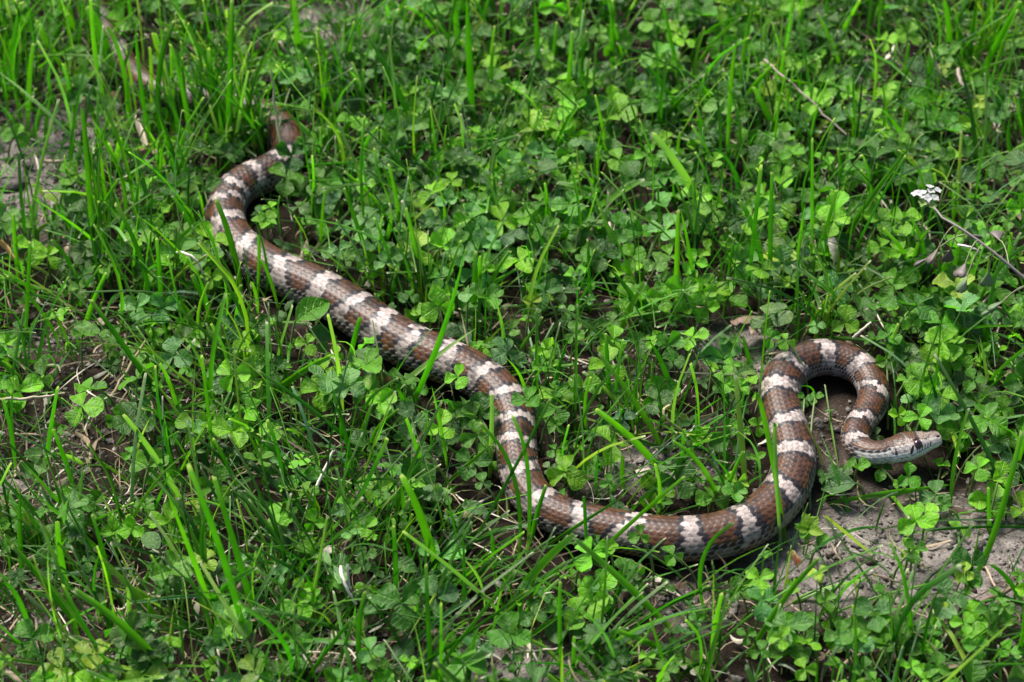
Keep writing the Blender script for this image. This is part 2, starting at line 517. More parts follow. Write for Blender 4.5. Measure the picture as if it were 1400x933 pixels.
    lbe = (np.abs(sb - near) < 0.22 * gap + 1.0) & (ap > 1.42) & (ap < 2.3)
    nk = np.clip((sb / b_end - 0.88) / 0.05, 0, 1)[..., None]
    flank = np.where((hs > 0.55)[..., None], grey * 0.45, grey) * (1 - nk) + white * nk
    flank = np.where(lbe[..., None], black * 1.6, flank); flank = np.where(lb[..., None], br * 1.0, flank)
    belly = np.where((hash01(np.round(bi / 4), np.floor(sb / 1.5), 4) > 0.62)[..., None], black * 2, white)
    col = np.where((ap < phs)[..., None], dors, flank)
    col = np.where((ap > 2.15)[..., None], belly, col)
    col = col * (0.74 + 0.5 * hs[..., None])
    # scale rims and the skin between the scales
    rim = np.clip((bm - 0.42) / 0.42, 0, 1)[..., None]
    isl = col.mean(-1, keepdims=True) > 0.2
    sidek = np.clip((ap - 0.9) / 0.5, 0, 1)[..., None]
    rimcol = np.where(isl, col * 0.38, col * 0.16 * (1 - sidek) + np.array([0.34, 0.30, 0.27]) * sidek)
    col = col * (1 - rim * 0.9) + rimcol * rim * 0.9
    col = np.where(skin[..., None] & ~vent[..., None], col * 0.3 * (1 - sidek) + np.array([0.36, 0.32, 0.29]) * sidek, col)
    # --- head colours
    n1 = vnoise(PH * 6 + 9, QQ * 26, 21); n2 = vnoise(PH * 13, QQ * 60, 22)
    aph = np.abs(PH)
    wob = (n1 - 0.5)
    top = np.array([0.22, 0.165, 0.135]) * (0.4 + 1.2 * n2[..., None])
    hb = np.array([0.065, 0.030, 0.016]) * (0.5 + 1.0 * n2[..., None])
    topc = np.broadcast_to(top, col.shape).copy()
    nape = (QQ < 0.36 + 0.05 * wob) & (aph < 0.80 + 0.20 * wob)
    napeb = (QQ < 0.39 + 0.05 * wob) & (aph < 0.90 + 0.20 * wob)
    topc[napeb] = black * 1.5; topc = np.where(nape[..., None], hb, topc)
    crown = (QQ > 0.44 + 0.10 * aph) & (QQ < 0.68 + 0.05 * wob) & (aph < 1.05 + 0.3 * wob)
    topc = np.where(crown[..., None], hb * 1.25, topc)
    bar = (np.abs(QQ - 0.69 + 0.06 * aph) < 0.025) & (aph < 1.1)
    topc = np.where(bar[..., None], black * 2, topc)
    ybar = (np.abs(QQ - 0.40 - 0.02 * wob - 0.12 * aph) < 0.02) & (aph < 0.9)
    topc = np.where(ybar[..., None], black * 2, topc)
    snout = np.clip((QQ - 0.70) / 0.08, 0, 1)[..., None]
    topc = topc * (1 - snout) + np.array([0.20, 0.158, 0.138]) * (0.5 + 1.0 * n2[..., None]) * snout
    side = np.array([0.46, 0.41, 0.38]) * (0.62 + 0.75 * n2[..., None])
    chin = np.array([0.72, 0.70, 0.67]) * (0.9 + 0.2 * n2[..., None])
    hc = np.where((aph < 1.12 + 0.22 * wob)[..., None], topc, side)
    hc = np.where((aph > 1.62)[..., None], chin, hc)
    # black spot behind the eye, lip sutures, mouth line, nostril, throat marks
    spot = ((QQ - 0.440) / 0.085)**2 + ((aph - 1.56 + 2.2 * (QQ - 0.440)) / 0.15)**2 < 1
    hc = np.where(spot[..., None], black, hc)
    for qq in (0.57, 0.625, 0.68, 0.735, 0.79, 0.845):
        lip = (np.abs(QQ - qq + 0.10 * (aph - 1.7)) < 0.0095) & (aph > 1.46) & (aph < 1.84)
        hc = np.where(lip[..., None], black * 2.2, hc)
    mouth = (np.abs(aph - (1.93 - 0.14 * np.clip((QQ - .4) / .5, 0, 1))) < 0.035) & (QQ > 0.36)
    hc = np.where(mouth[..., None], np.array([0.16, 0.13, 0.12]), hc)
    nos = ((QQ - 0.935) / 0.017)**2 + ((aph - 1.15) / 0.13)**2 < 1
    hc = np.where(nos[..., None], black, hc)
    lor = ((QQ - 0.80) / 0.016)**2 + ((aph - 1.12) / 0.09)**2 < 1
    hc = np.where(lor[..., None], black * 2, hc)
    thr = (vnoise(PH * 4.2 + 1.3, QQ * 17 + 5, 33) > 0.74) & (aph > 1.25) & (aph < 2.1) & (QQ < 0.30)
    hc = np.where(thr[..., None], black * 1.5, hc)
    # plates of the crown: narrow sutures
    sut = np.zeros(A.shape, bool)
    for qq in (0.46, 0.60, 0.72, 0.81, 0.90):
        sut |= (np.abs(QQ - qq - 0.03 * np.cos(PH * 3)) < 0.007) & (aph < 1.0)
    sut |= (aph < 0.05) & (QQ > 0.4) & ((QQ < 0.60) | ((QQ > 0.72) & (QQ < 0.93)))
    sut |= (np.abs(aph - 0.42) < 0.03) & (QQ > 0.58) & (QQ < 0.72)
    sut |= (np.abs(np.mod(QQ * 17, 1) - 0.5) > 0.44) & (aph > 1.9) & (aph < 2.6)
    hc = np.where(sut[..., None], hc * 0.62, hc)
    hk = np.clip((QQ - 0.02) / 0.06, 0, 1)[..., None]
    hk2 = np.where(QQ < 0.42, 1.0, 0.0)[..., None]
    rimh = (1 - rim * 0.45 * hk2)
    col = np.where(hk > 0.5, hc * rimh, col)
    disp = disp - np.where((sut | mouth) & (QQ > 0.3), 0.00016, 0.0) - np.where(nos, 0.0005, 0)
    disp = disp * np.clip((1 - QQ) / 0.03, 0, 1)
    # brow ridge above the eye, slight hollow before it
    disp = disp + 0.0006 * np.exp(-((QQ - 0.60) / 0.07)**2 - ((aph - 0.92) / 0.16)**2)
    disp = disp - 0.0006 * np.exp(-((QQ - 0.62) / 0.05)**2 - ((aph - 1.28) / 0.22)**2)
    # --- section
    cp, sp = np.cos(PH), np.sin(PH)
    ex = np.where(QQ > 0, 0.86, 0.96)
    cx = np.sign(sp) * np.abs(sp)**ex; cz = np.sign(cp) * np.abs(cp)**ex
    cz = np.where(cz < 0, cz * np.where(QQ > 0, 0.82, 0.84), cz)
    V = C[:, None, :] + S[:, None, :] * (cx * (rw[:, None] + disp))[..., None] + U[:, None, :] * (cz * (rh[:, None] + disp))[..., None]
    F = grid_faces(len(B), NA, True)[:, ::-1]
    me = mesh_np('snake_body', V.reshape(-1, 3), F, None, col.reshape(-1, 3))
    root = empty('snake', tuple(at(955, 737, 0.0)))
    tag(root, 'brown and pale grey banded snake winding through the grass and clover, head at right', 'snake')
    link('body', me, M_SNAKE, root).matrix_parent_inverse = Matrix.Translation(root.location).inverted()
    # eyes
    iq = np.argmin(np.abs(qc - 0.62))
    for sgn in (1, -1):
        ph = 1.36
        pos = C[iq] + S[iq] * (sgn * (math.sin(ph)**0.86) * rw[iq]) * 0.955 + U[iq] * (math.cos(ph)**0.86) * rh[iq] * 0.98
        nrm = unit(S[iq] * sgn * 1.0 + U[iq] * 0.30 + T[iq] * 0.12)
        t1 = unit(np.cross(nrm, U[iq])); t2 = np.cross(nrm, t1)
        nu, nv = 20, 14
        th = np.linspace(0.001, np.pi - 0.001, nv)[:, None]; az = np.linspace(0, 2 * np.pi, nu, endpoint=False)[None]
        re = 0.00215
        EV = pos + re * (np.cos(th)[..., None] * nrm * 0.8 + (np.sin(th) * np.cos(az))[..., None] * t1 + (np.sin(th) * np.sin(az))[..., None] * t2)
        ec = np.where((th < 0.62)[..., None] * np.ones((1, nu, 1), bool), np.array([0.006, 0.004, 0.006]), np.array([0.045, 0.012, 0.012]))
        ec = np.where((th > 1.15)[..., None] * np.ones((1, nu, 1), bool), np.array([0.03, 0.02, 0.02]), ec)
        eme = mesh_np('snake_eye', EV.reshape(-1, 3), grid_faces(nv, nu, True), None, ec.reshape(-1, 3))
        link('eye', eme, M_EYE, root).matrix_parent_inverse = Matrix.Translation(root.location).inverted()
build_snake()

# ------------------------------------------------------------------ plant geometry
def bezier3(a, m, c, n):
    """curve through a, m (at half way) and c"""
    t = np.linspace(0, 1, n)[:, None]
    b = 2 * m - 0.5 * (a + c)
    return (1 - t)**2 * a + 2 * t * (1 - t) * b + t**2 * c

def blade_geo(P, W, S0, twist, fold, cut, kind=0, rng=RNG):
    n = len(P)
    T = unit(np.gradient(P, axis=0))
    S = unit(S0 - T * (T @ S0)[:, None])
    N = np.cross(S, T)
    t = np.linspace(0, 1, n)
    ang = twist[0] + (twist[1] - twist[0]) * t
    Sx = S * np.cos(ang)[:, None] + N * np.sin(ang)[:, None]
    Nx = np.cross(Sx, T)
    if kind == 1:    # lanceolate
        w = W * (0.25 + 0.75 * np.sin(np.clip(t * 1.15, 0, 1) * np.pi * 0.5)) * np.clip((1 - t) / 0.45, 0.03, 1)**0.8
    elif cut:
        w = W * (0.62 + 0.38 * np.clip(t / 0.35, 0, 1)) * (1 - 0.42 * t**2.5)
    else:
        w = W * (0.62 + 0.38 * np.clip(t / 0.35, 0, 1)) * np.clip(1 - t**3.2, 0.02, 1)
    L = np.linalg.norm(P[-1] - P[0])
    V = np.stack([P - Sx * (w / 2)[:, None] + Nx * (fold * w)[:, None], P, P + Sx * (w / 2)[:, None] + Nx * (fold * w)[:, None]], 1)
    U = np.zeros((n, 3, 3)); U[:, :, 0] = [-1, 0, 1]; U[:, :, 1] = t[:, None]
    if cut:
        U[-2, :, 2] = 0.10
        V[-1] += T[-1] * (rng.uniform(-0.6, 0.6, (3, 1)) * W * 0.6)
        U[-1, :, 2] = 1.0
    return V.reshape(-1, 3), grid_faces(n, 3), U.reshape(-1, 3)

def blade_t(n, cut):
    t = np.linspace(0, 1, n)
    if cut: t[-2] = 0.968
    return t

def curve_pts(a, m, c, n, cut):
    b = 2 * m - 0.5 * (a + c)
    t = blade_t(n, cut)[:, None]
    return (1 - t)**2 * a + 2 * t * (1 - t) * b + t**2 * c

def leaflet_grid(kind, nl=7, nw=5, fold=0.25, curl=0.2, wid=0.5, notch=0.10, ruffle=0.03, seed=0):
    """unit-length leaflet from the stalk at the origin along +Y, upper face +Z"""
    t = np.linspace(0, 1, nl)[:, None]; u = np.linspace(-1, 1, nw)[None]
    if kind == 'clover':
        pr = np.sin(np.pi * np.clip(t, 0, 1)**0.95 * 0.5)**1.05 * np.clip((1.0 - t**3.4), 0, 1)**0.5
        pr = 0.04 + 0.96 * pr / pr.max()
        y = t - notch * np.exp(-(u / 0.45)**2) * t**4 - 0.10 * (u**2) * (t**2)
        x = wid * pr * u
        x[-1] = wid * np.linspace(-0.42, 0.42, nw)
    else:
        pr = np.sin(np.pi * t**0.85)**0.8
        y = t + 0 * u; x = wid * (0.02 + pr) * u
    r = np.random.default_rng(seed)
    ph = r.uniform(0, 6, 4)
    z = fold * np.abs(x) - curl * (y - 0.15)**2 + ruffle * (np.sin(9 * y + ph[0] + 4 * u) * np.abs(u)) + 0.02 * np.sin(5 * x + ph[1]) + 0.02 * np.sin(14 * y + ph[2] + 6 * np.abs(u))
    V = np.stack([x + 0 * y, y, z], -1).reshape(-1, 3)
    U = np.stack([u + 0 * t, t + 0 * u, np.zeros((nl, nw))], -1).reshape(-1, 3)
    return V, grid_faces(nl, nw), U

LEAF_VARS = []
for i in range(10):
    r = np.random.default_rng(100 + i)
    LEAF_VARS.append(leaflet_grid('clover', 8, 7, r.uniform(0.0, 0.7), r.uniform(-0.2, 0.45), r.uniform(0.42, 0.56), r.uniform(0.02, 0.13), r.uniform(0.02, 0.07), i))
OVAL_VARS = []
for i in range(6):
    r = np.random.default_rng(200 + i)
    OVAL_VARS.append(leaflet_grid('oval', 8, 5, r.uniform(0.05, 0.5), r.uniform(0.0, 0.5), r.uniform(0.24, 0.36), 0, r.uniform(0.0, 0.04), i))

def leaf_matrix(C, nrm, az, droop, size):
    """4x4: leaflet base at C, pointing in azimuth az within the plane of nrm, tilted down by droop"""
    n = unit(nrm)
    x = unit(np.cross([0, 1, 0.001], n)); y = np.cross(n, x)
    d = x * math.cos(az) + y * math.sin(az)
    d2 = d * math.cos(droop) - n * math.sin(droop); n2 = n * math.cos(droop) + d * math.sin(droop)
    s = np.cross(d2, n2)
    M = np.eye(4); M[:3, 0] = s * size; M[:3, 1] = d2 * size; M[:3, 2] = n2 * size; M[:3, 3] = C
    return M

def tube(P, R, k=4):
    P = np.asarray(P); n = len(P)
    T = unit(np.gradient(P, axis=0))
    ref = np.array([0.31, 0.2, 0.93]) if abs(T[0][2]) < 0.8 else np.array([1.0, 0.2, 0.1])
    S = unit(np.cross(T, ref)); N = np.cross(S, T)
    a = np.linspace(0, 2 * np.pi, k, endpoint=False)
    R = np.broadcast_to(np.asarray(R, float), (n,))
    V = P[:, None] + R[:, None, None] * (np.cos(a)[None, :, None] * S[:, None] + np.sin(a)[None, :, None] * N[:, None])
    U = np.zeros((n, k, 3)); U[:, :, 1] = np.linspace(0, 1, n)[:, None]
    return V.reshape(-1, 3), grid_faces(n, k, True), U.reshape(-1, 3)

def lump(seed, nlat=6, nlon=8, rough=0.35):
    r = np.random.default_rng(seed)
    th = np.linspace(0.05, np.pi - 0.05, nlat)[:, None]; az = np.linspace(0, 2 * np.pi, nlon, endpoint=False)[None]
    rad = 1 + rough * (r.random((nlat, nlon)) - 0.5) * 2
    rad[0] = rad[0].mean(); rad[-1] = rad[-1].mean()
    V = np.stack([np.sin(th) * np.cos(az) * rad, np.sin(th) * np.sin(az) * rad, 0.75 * np.cos(th) * rad], -1)
    return V.reshape(-1, 3), grid_faces(nlat, nlon, True)
# ------------------------------------------------------------------ where things are, in words
ZONES = [(40, 40, 'in the top left corner'), (50, 210, 'by the pale bare soil at upper left'), (150, 60, "beside the snake's tail tip"), (180, 170, "in front of the snake's thin tail"),
 (290, 170, "in front of the snake's tail bend"), (170, 290, "left of the snake's upper loop"), (110, 370, 'between the left edge and the upper loop'), (300, 400, "just below the snake's upper loop"),
 (430, 240, "right of the snake's upper loop"), (420, 60, "at the top edge behind the snake's tail"), (560, 60, 'at the top edge left of centre'), (720, 60, 'at the top edge in the middle'),
 (870, 60, 'at the top edge right of centre'), (1020, 60, 'in the upper right lawn near the top edge'), (1170, 70, 'near the pale straw stem at upper right'), (1330, 60, 'in the top right corner'),
 (530, 200, 'in the back lawn left of centre'), (700, 200, 'in the middle of the back lawn'), (860, 200, 'in the back lawn right of centre'), (1020, 220, 'in the back lawn towards the right'),
 (1160, 230, 'left of the white flower'), (1300, 220, 'beside the white flower'), (1350, 330, 'under the seed stalk at the right edge'), (520, 340, "behind the snake's straight middle part"),
 (640, 390, 'in the clover bed behind the middle of the snake'), (780, 340, 'in the clover bed at the picture centre'), (900, 380, 'behind the small soil patch at centre right'), (1030, 370, "behind the left side of the head loop"),
 (1140, 400, "behind the top of the snake's head loop"), (1240, 410, "behind the right side of the head loop"), (780, 480, "behind the snake's middle bend"), (920, 520, 'by the small soil patch left of the head loop'),
 (820, 590, 'inside the wide curve of the snake'), (950, 620, 'inside the wide curve near the head loop'), (870, 680, 'inside the wide curve behind its lower run'), (760, 650, 'inside the wide curve at its left side'),
 (1120, 560, 'inside the head loop'), (1270, 500, 'right of the head loop'), (1350, 540, 'at the right edge beyond the head'), (1340, 640, "beyond the snake's snout"), (1230, 680, "just below the snake's head"),
 (60, 450, 'at the left edge halfway up'), (110, 560, 'by the dark bare soil at left'), (220, 480, 'in the left lawn above the dark soil'), (250, 600, 'in the left lawn right of the dark soil'), (400, 460, "in front of the snake's straight middle"),
 (420, 560, 'in the clover patch left of the middle bend'), (560, 560, "close in front of the middle bend"), (640, 620, "left of the snake's middle bend"), (400, 680, 'in the front lawn left of centre'), (300, 740, 'in the front lawn towards the left'),
 (60, 720, 'at the left edge low down'), (150, 800, 'in the lower left lawn'), (60, 890, 'in the bottom left corner'), (230, 900, 'at the bottom edge towards the left'), (390, 880, 'at the bottom edge left of centre'),
 (540, 880, 'at the bottom edge in the middle'), (560, 740, 'in the front lawn near the centre'), (690, 720, "in front of the snake's lower bend"), (690, 860, 'at the bottom edge below the lower bend'), (820, 790, "in front of the snake's lower run"),
 (860, 890, "at the bottom edge below the lower run"), (980, 800, "in front of the snake's thickest part"), (1000, 890, 'at the bottom edge right of centre'), (1110, 780, 'at the left side of the grey soil'), (1220, 780, 'on the grey bare soil at lower right'),
 (1350, 740, 'at the right edge on the grey soil'), (1120, 880, 'below the grey soil near the bottom edge'), (1250, 880, 'at the bottom edge towards the right'), (1360, 870, 'in the bottom right corner')]
def zone(px, py):
    return min(ZONES, key=lambda z: (z[0] - px)**2 + (1.3 * (z[1] - py))**2)[2]
NAMED = []          # (object, description with {} for the ordinal, zone, x)
ORD = ['second', 'third', 'fourth', 'fifth', 'sixth', 'seventh', 'eighth', 'ninth', 'tenth', 'eleventh', 'twelfth']
def settle_labels():
    groups = {}
    for o, d, z, x, x_ in NAMED: groups.setdefault((d, z), []).append((x, x_, o))
    for (d, z), L in groups.items():
        L.sort(key=lambda k: (k[0], k[1])); n = len(L)
        for i, (x, x_, o) in enumerate(L):
            if n > 1 and len(d.split()) + len(z.split()) > 13: d = d.replace('grass blade', 'blade').replace('yellowish ', 'yellow-')
            if n == 1: o['label'] = f'{d} {z}'
            elif i == 0: o['label'] = f'leftmost {d} {z}'
            elif i == n - 1: o['label'] = f'rightmost {d} {z}'
            elif n == 3: o['label'] = f'middle {d} {z}'
            else: o['label'] = f'{ORD[i - 1]} from left {d} {z}'

TONES = {'d': ((0.018, 0.090, 0.006), 'dark green'), 'm': ((0.038, 0.152, 0.006), 'green'), 'b': ((0.075, 0.225, 0.010), 'bright green'),
         'g': ((0.085, 0.185, 0.080), 'grey-green'), 'p': ((0.170, 0.300, 0.085), 'pale green'), 'y': ((0.145, 0.250, 0.020), 'yellowish green')}

def off_snake(p, margin=0.002):
    p = np.array(p, float)
    for _ in range(40):
        d = np.hypot(S3[:, 0] - p[0], S3[:, 1] - p[1]) - SR3
        if d.min() > margin: break
        p[1] -= 0.002
    return p

def make_blade(name, base, mid, tip, wpx, tone, pale=None, straw=False):
    rng = np.random.default_rng(int(abs(base[0] * 13 + base[1] * 7 + tip[0] * 3 + tip[1])) + 1)
    b0 = at(*base, 0.0)
    b0 = off_snake(b0); b0[2] = float(ground_z(b0[0], b0[1])) - 0.001
    pt = at_plane_y(*tip, b0[1])
    cut = rng.random() < 0.8
    if pt[2] > 0.010 and pt[2] > 0.16 * abs(pt[0] - b0[0]):
        tilt = rng.uniform(-0.22, 0.22)
        def lift(px, py):
            p = at_plane_y(px, py, b0[1])
            return at_plane_y(px, py, b0[1] + tilt * max(p[2], 0))
        p1, p2 = lift(*mid), lift(*tip)
        face = 0.0
    else:
        z2 = 0.018 if not straw else 0.006
        p1, p2 = at(*mid, z2 * 0.9), at(*tip, z2)
        k = 0
        while (in_snake(p1[None], .003) or in_snake(p2[None], .003)) and k < 20:
            z2 += 0.002; p1, p2 = at(*mid, z2), at(*tip, z2); k += 1
    n = 11
    P = curve_pts(b0, p1, p2, n, cut)
    W = wpx * px_size(0.5 * (b0 + p2)) * 1.06
    view = unit(CAMP - p1)
    S0 = unit(np.cross(p2 - b0, view))
    tw = rng.uniform(-0.45, 0.45)
    kind = 1 if 'l' in (pale or '') else 0
    V, F, U = blade_geo(P, W, S0, (tw, tw + rng.uniform(-0.5, 0.5)), rng.uniform(0.15, 0.55), cut and kind == 0, kind, rng)
    return b0, V - b0, F, U

def lean_word(base, tip):
    dx, dy = tip[0] - base[0], base[1] - tip[1]
    if dy < 0.30 * abs(dx): return 'lying flat'
    if abs(dx) < 0.16 * dy: return 'standing upright'
    return 'leaning right' if dx > 0 else 'leaning left'

# traced from the photograph: base, middle, tip (pixels), width, tone
G = """310,215 316,110 319,-2 9 m;228,225 217,115 239,28 8 d;205,205 190,100 186,30 6 m;180,170 166,85 145,35 7 b;150,165 131,85 123,-4 7 b;152,98 140,50 120,10 14 m;252,225 243,165 232,120 8 m;263,205 250,125 233,60 6 m
295,190 280,155 261,112 6 m;307,170 300,130 292,92 5 m;316,215 330,140 339,97 5 p;128,345 120,210 113,146 9 b;135,170 122,145 112,110 6 m;10,140 18,60 29,3 8 d;8,130 6,80 8,28 5 m;24,130 23,100 27,72 6 d;37,180 40,110 45,60 7 b;60,195 64,160 71,122 6 b
97,105 70,65 49,28 7 b;105,140 95,135 77,117 6 b;205,232 175,205 150,172 9 m;165,232 150,205 125,160 8 b;42,190 50,170 62,145 9 g;100,50 90,25 78,-2 14 b;225,110 217,80 208,45 5 y;208,130 207,100 205,65 5 y
577,195 540,115 502,50 9 d;646,180 641,80 638,-10 10 m;632,110 625,50 620,-10 9 m;409,105 407,60 400,-10 9 b;473,145 463,90 447,45 5 m;465,225 435,195 408,168 6 p;461,200 472,178 490,158 7 b;450,178 465,165 491,156 10 p;602,200 592,155 587,125 4 d;640,95 620,65 594,28 6 m
535,225 528,170 520,132 4 m;520,227 465,224 406,230 7 m;497,170 496,130 497,95 5 m;550,90 552,40 557,0 5 m;570,90 577,45 583,0 5 b;610,97 570,70 532,48 5 g
772,165 778,110 783,42 7 b;788,95 790,70 791,52 5 b;802,150 796,95 803,42 6 m;945,182 916,130 880,83 9 d;935,135 920,65 905,0 6 m;942,102 975,60 1012,25 5 b;995,225 1000,110 1010,50 6 b;1010,150 1020,60 1035,-5 7 b;1030,100 1045,50 1055,15 9 p
975,308 935,240 893,183 11 p;838,110 836,50 837,0 6 m;737,115 734,50 731,0 7 m;882,230 874,180 858,130 4 m;833,232 826,180 815,130 5 b;845,205 812,197 773,187 6 b;720,200 730,182 743,170 6 p;755,120 757,80 761,30 5 m
1155,110 1138,65 1116,19 6 b;1300,85 1297,40 1290,-10 8 b;1322,110 1330,50 1337,-10 8 m;1318,90 1312,50 1305,13 4 m;1345,160 1350,100 1356,58 6 m;1335,115 1362,60 1395,0 9 m;1058,232 1062,160 1077,95 4 b;1120,225 1135,180 1155,133 3 p
1235,115 1239,90 1243,60 6 b;1232,225 1234,190 1237,150 4 b;1148,340 1190,275 1258,183 9 b
333,385 318,335 296,273 9 m;205,427 192,353 157,278 7 d;163,370 163,340 171,300 9 b;220,430 219,380 215,325 7 m;108,465 125,420 146,373 7 b;232,563 180,490 122,408 8 d;80,460 55,425 33,400 6 b;25,380 22,330 19,293 7 b;32,465 38,395 41,330 6 m
175,307 215,272 268,237 9 b;192,370 235,337 281,298 7 b;295,350 265,310 236,267 8 m;285,340 270,315 250,293 8 m;295,440 280,410 263,375 9 m;262,445 253,422 232,409 12 b;140,370 138,320 135,275 5 d;100,350 135,290 164,243 5 b;190,305 186,270 196,235 5 d;125,365 118,350 112,330 5 b
250,410 251,380 255,355 5 b;115,405 95,360 70,328 6 d;352,430 350,405 344,385 5 b;355,382 354,350 352,320 5 b;382,402 366,376 353,355 5 b
437,345 440,300 444,260 5 b;510,370 487,305 470,257 6 d;545,395 532,350 512,298 5 d;577,405 567,340 555,285 6 b;545,315 510,272 470,235 5 b;550,330 543,275 532,225 6 b;553,285 558,255 570,230 5 b;546,572 598,470 637,336 9 m;648,445 648,400 650,345 8 m;655,430 656,385 656,350 6 b
640,415 670,395 705,368 4 m;468,560 462,500 448,430 6 p;475,495 485,460 493,432 7 m;500,560 572,508 651,449 9 p
715,352 760,325 808,308 10 b;715,350 755,325 800,303 5 b;775,305 830,275 878,246 9 b;840,270 800,260 761,251 7 b;925,432 926,350 928,287 7 b;955,410 942,340 930,285 5 b;926,300 922,270 919,244 4 m;895,447 860,400 832,368 8 d;840,460 860,425 883,387 9 b
808,420 806,375 804,328 5 d;1050,390 1032,320 1010,275 8 d;903,330 902,290 900,255 5 m;861,397 860,370 861,340 5 m;990,425 996,380 1005,325 5 m
1053,402 1053,310 1055,235 7 m;1110,370 1110,280 1110,190 5 b;1088,380 1093,330 1101,278 6 b;1138,330 1137,300 1131,268 6 b;1140,395 1132,350 1126,305 6 d;1192,385 1190,360 1187,335 5 m;1257,320 1250,280 1238,238 5 d;1170,423 1220,388 1285,345 5 b;1285,390 1285,370 1284,350 5 d;1305,300 1304,280 1304,260 5 b
1130,390 1090,362 1046,333 7 g;1260,445 1290,412 1318,390 5 b;1378,370 1380,345 1383,318 6 b
255,687 212,622 171,567 9 p;105,680 90,630 72,586 7 m;58,655 68,590 78,530 7 m;248,575 233,530 218,497 6 b;30,795 29,730 28,664 9 m;112,627 90,624 65,623 7 p;335,685 312,640 291,600 6 d;352,547 322,566 292,584 6 m
350,549 400,515 452,486 10 b;485,646 470,590 452,522 7 d;510,627 440,570 352,506 6 d;582,651 567,605 555,572 6 b;612,641 603,585 590,528 5 b;669,645 671,590 671,538 7 p;602,790 580,715 551,650 12 b;600,668 635,640 672,608 5 b;387,691 382,630 365,574 6 d;358,655 364,615 370,588 7 m
668,592 648,571 622,573 8 p;495,604 520,592 544,582 7 b;485,605 500,575 515,532 5 b;537,520 547,498 557,476 6 m
910,615 870,555 818,484 9 b;912,652 870,605 814,559 10 b;945,655 930,645 886,627 11 b;987,698 960,640 919,603 7 b;925,540 905,500 886,464 8 d;825,640 850,565 880,515 3 m;836,553 832,505 829,455 7 d;800,760 870,708 936,651 6 b;740,746 800,712 854,678 5 m;986,695 1000,655 1017,617 6 b
1010,580 1013,555 1018,533 4 m;1057,642 1060,610 1063,582 6 p;1060,600 1045,570 1031,548 7 b;1034,512 1022,485 1016,460 6 m;853,670 851,645 852,622 7 b
708,765 703,655 655,578 6 d;721,757 722,645 700,568 6 m;640,752 705,638 753,545 5 d;690,830 738,775 787,730 12 b;725,742 734,703 746,664 7 m;677,790 675,755 671,722 7 m;802,722 800,700 798,680 5 d
768,917 765,850 766,795 6 m;922,860 850,795 784,737 10 b;968,840 960,768 1003,715 6 m;940,899 890,880 842,861 9 b;974,899 977,860 986,812 8 b;972,820 1010,806 1042,780 7 b;1022,897 1070,822 1120,763 8 b;690,882 740,860 786,826 6 m;782,932 784,900 785,870 6 b;766,903 745,887 719,874 7 p;790,942 755,925 721,911 10 p
570,947 612,922 668,894 18 b;590,930 585,850 582,772 7 d;541,832 540,770 537,719 8 d;535,748 533,715 531,685 6 d;495,927 491,870 500,808 8 d;487,865 484,850 486,828 6 b;410,937 450,887 485,843 6 m;452,937 468,895 483,850 6 m;570,942 640,862 706,780 5 m;525,932 630,872 720,808 5 d
420,852 434,785 448,706 5 p;478,820 410,785 338,744 6 d;552,897 595,852 645,820 7 g;632,852 634,790 632,722 6 d;668,887 676,850 685,806 4 b;640,937 645,895 653,857 7 b
338,882 308,770 258,636 10 m;352,852 325,760 292,650 9 m;298,850 265,765 227,670 8 b;245,935 180,867 100,806 11 b;105,852 62,800 16,747 8 d;97,827 83,765 78,711 9 b;177,850 177,825 175,800 7 p;155,812 140,755 125,704 7 d;190,803 207,780 224,760 6 b;360,816 280,814 180,824 5 g;188,937 178,890 160,855 7 g;208,892 205,855 204,818 5 d
162,932 122,870 85,800 7 d;47,892 28,825 -3,788 7 m;54,752 52,725 50,700 6 m;257,768 205,757 150,742 5 d
1249,897 1240,805 1217,741 6 m;1332,782 1362,722 1398,588 9 b;1354,730 1352,700 1351,667 6 b;1301,700 1306,630 1325,558 6 b;1130,687 1215,674 1298,663 11 bl;1237,920 1231,870 1227,826 5 p;1402,822 1378,792 1354,771 7 d;1266,872 1282,845 1299,825 7 b;1320,942 1360,914 1412,888 9 g;1127,700 1160,732 1193,759 5 y;1211,502 1218,475 1229,444 7 p
820,930 800,905 770,893 6 m;60,800 78,760 92,735 5 b;20,640 14,590 3,545 6 m;330,480 322,440 330,405 6 b;1390,640 1398,600 1404,560 8 b;930,250 926,215 930,180 5 b;680,150 672,110 676,60 6 m;740,330 748,290 745,250 5 b;600,330 607,295 600,255 5 b;480,130 478,80 484,30 5 b;1060,150 1066,110 1072,70 6 b;1270,140 1268,100 1275,62 6 m;970,170 962,130 966,90 6 m;1390,230 1378,190 1385,150 6 m"""
n_traced = 0
for ent in G.replace('\n', ';').split(';'):
    f = ent.split()
    base, mid, tip = [tuple(float(v) for v in p.split(',')) for p in f[:3]]
    w, tone = float(f[3]), f[4]
    col, word = TONES[tone[0]]
    rr = np.random.default_rng(n_traced)
    b0, V, F, U = make_blade('grass_blade', base, mid, tip, w, tone, tone)
    jit = rr.uniform(0.82, 1.2) * np.array([rr.uniform(0.9, 1.12), 1, rr.uniform(0.8, 1.3)])
    o = link('grass_blade', mesh_np('grass_blade', V, F, U, np.broadcast_to(np.array(col) * jit, (len(V), 3))), M_GRASS, None, tuple(b0))
    tag(o, 'x', 'grass blade', 'single grass blades standing out of the lawn')
    size = 'broad ' if w >= 9 else ('thin ' if w <= 5 else '')
    NAMED.append((o, f'{size}{word} grass blade {lean_word(base, tip)}', zone(*base), base[0], base[1]))
    n_traced += 1

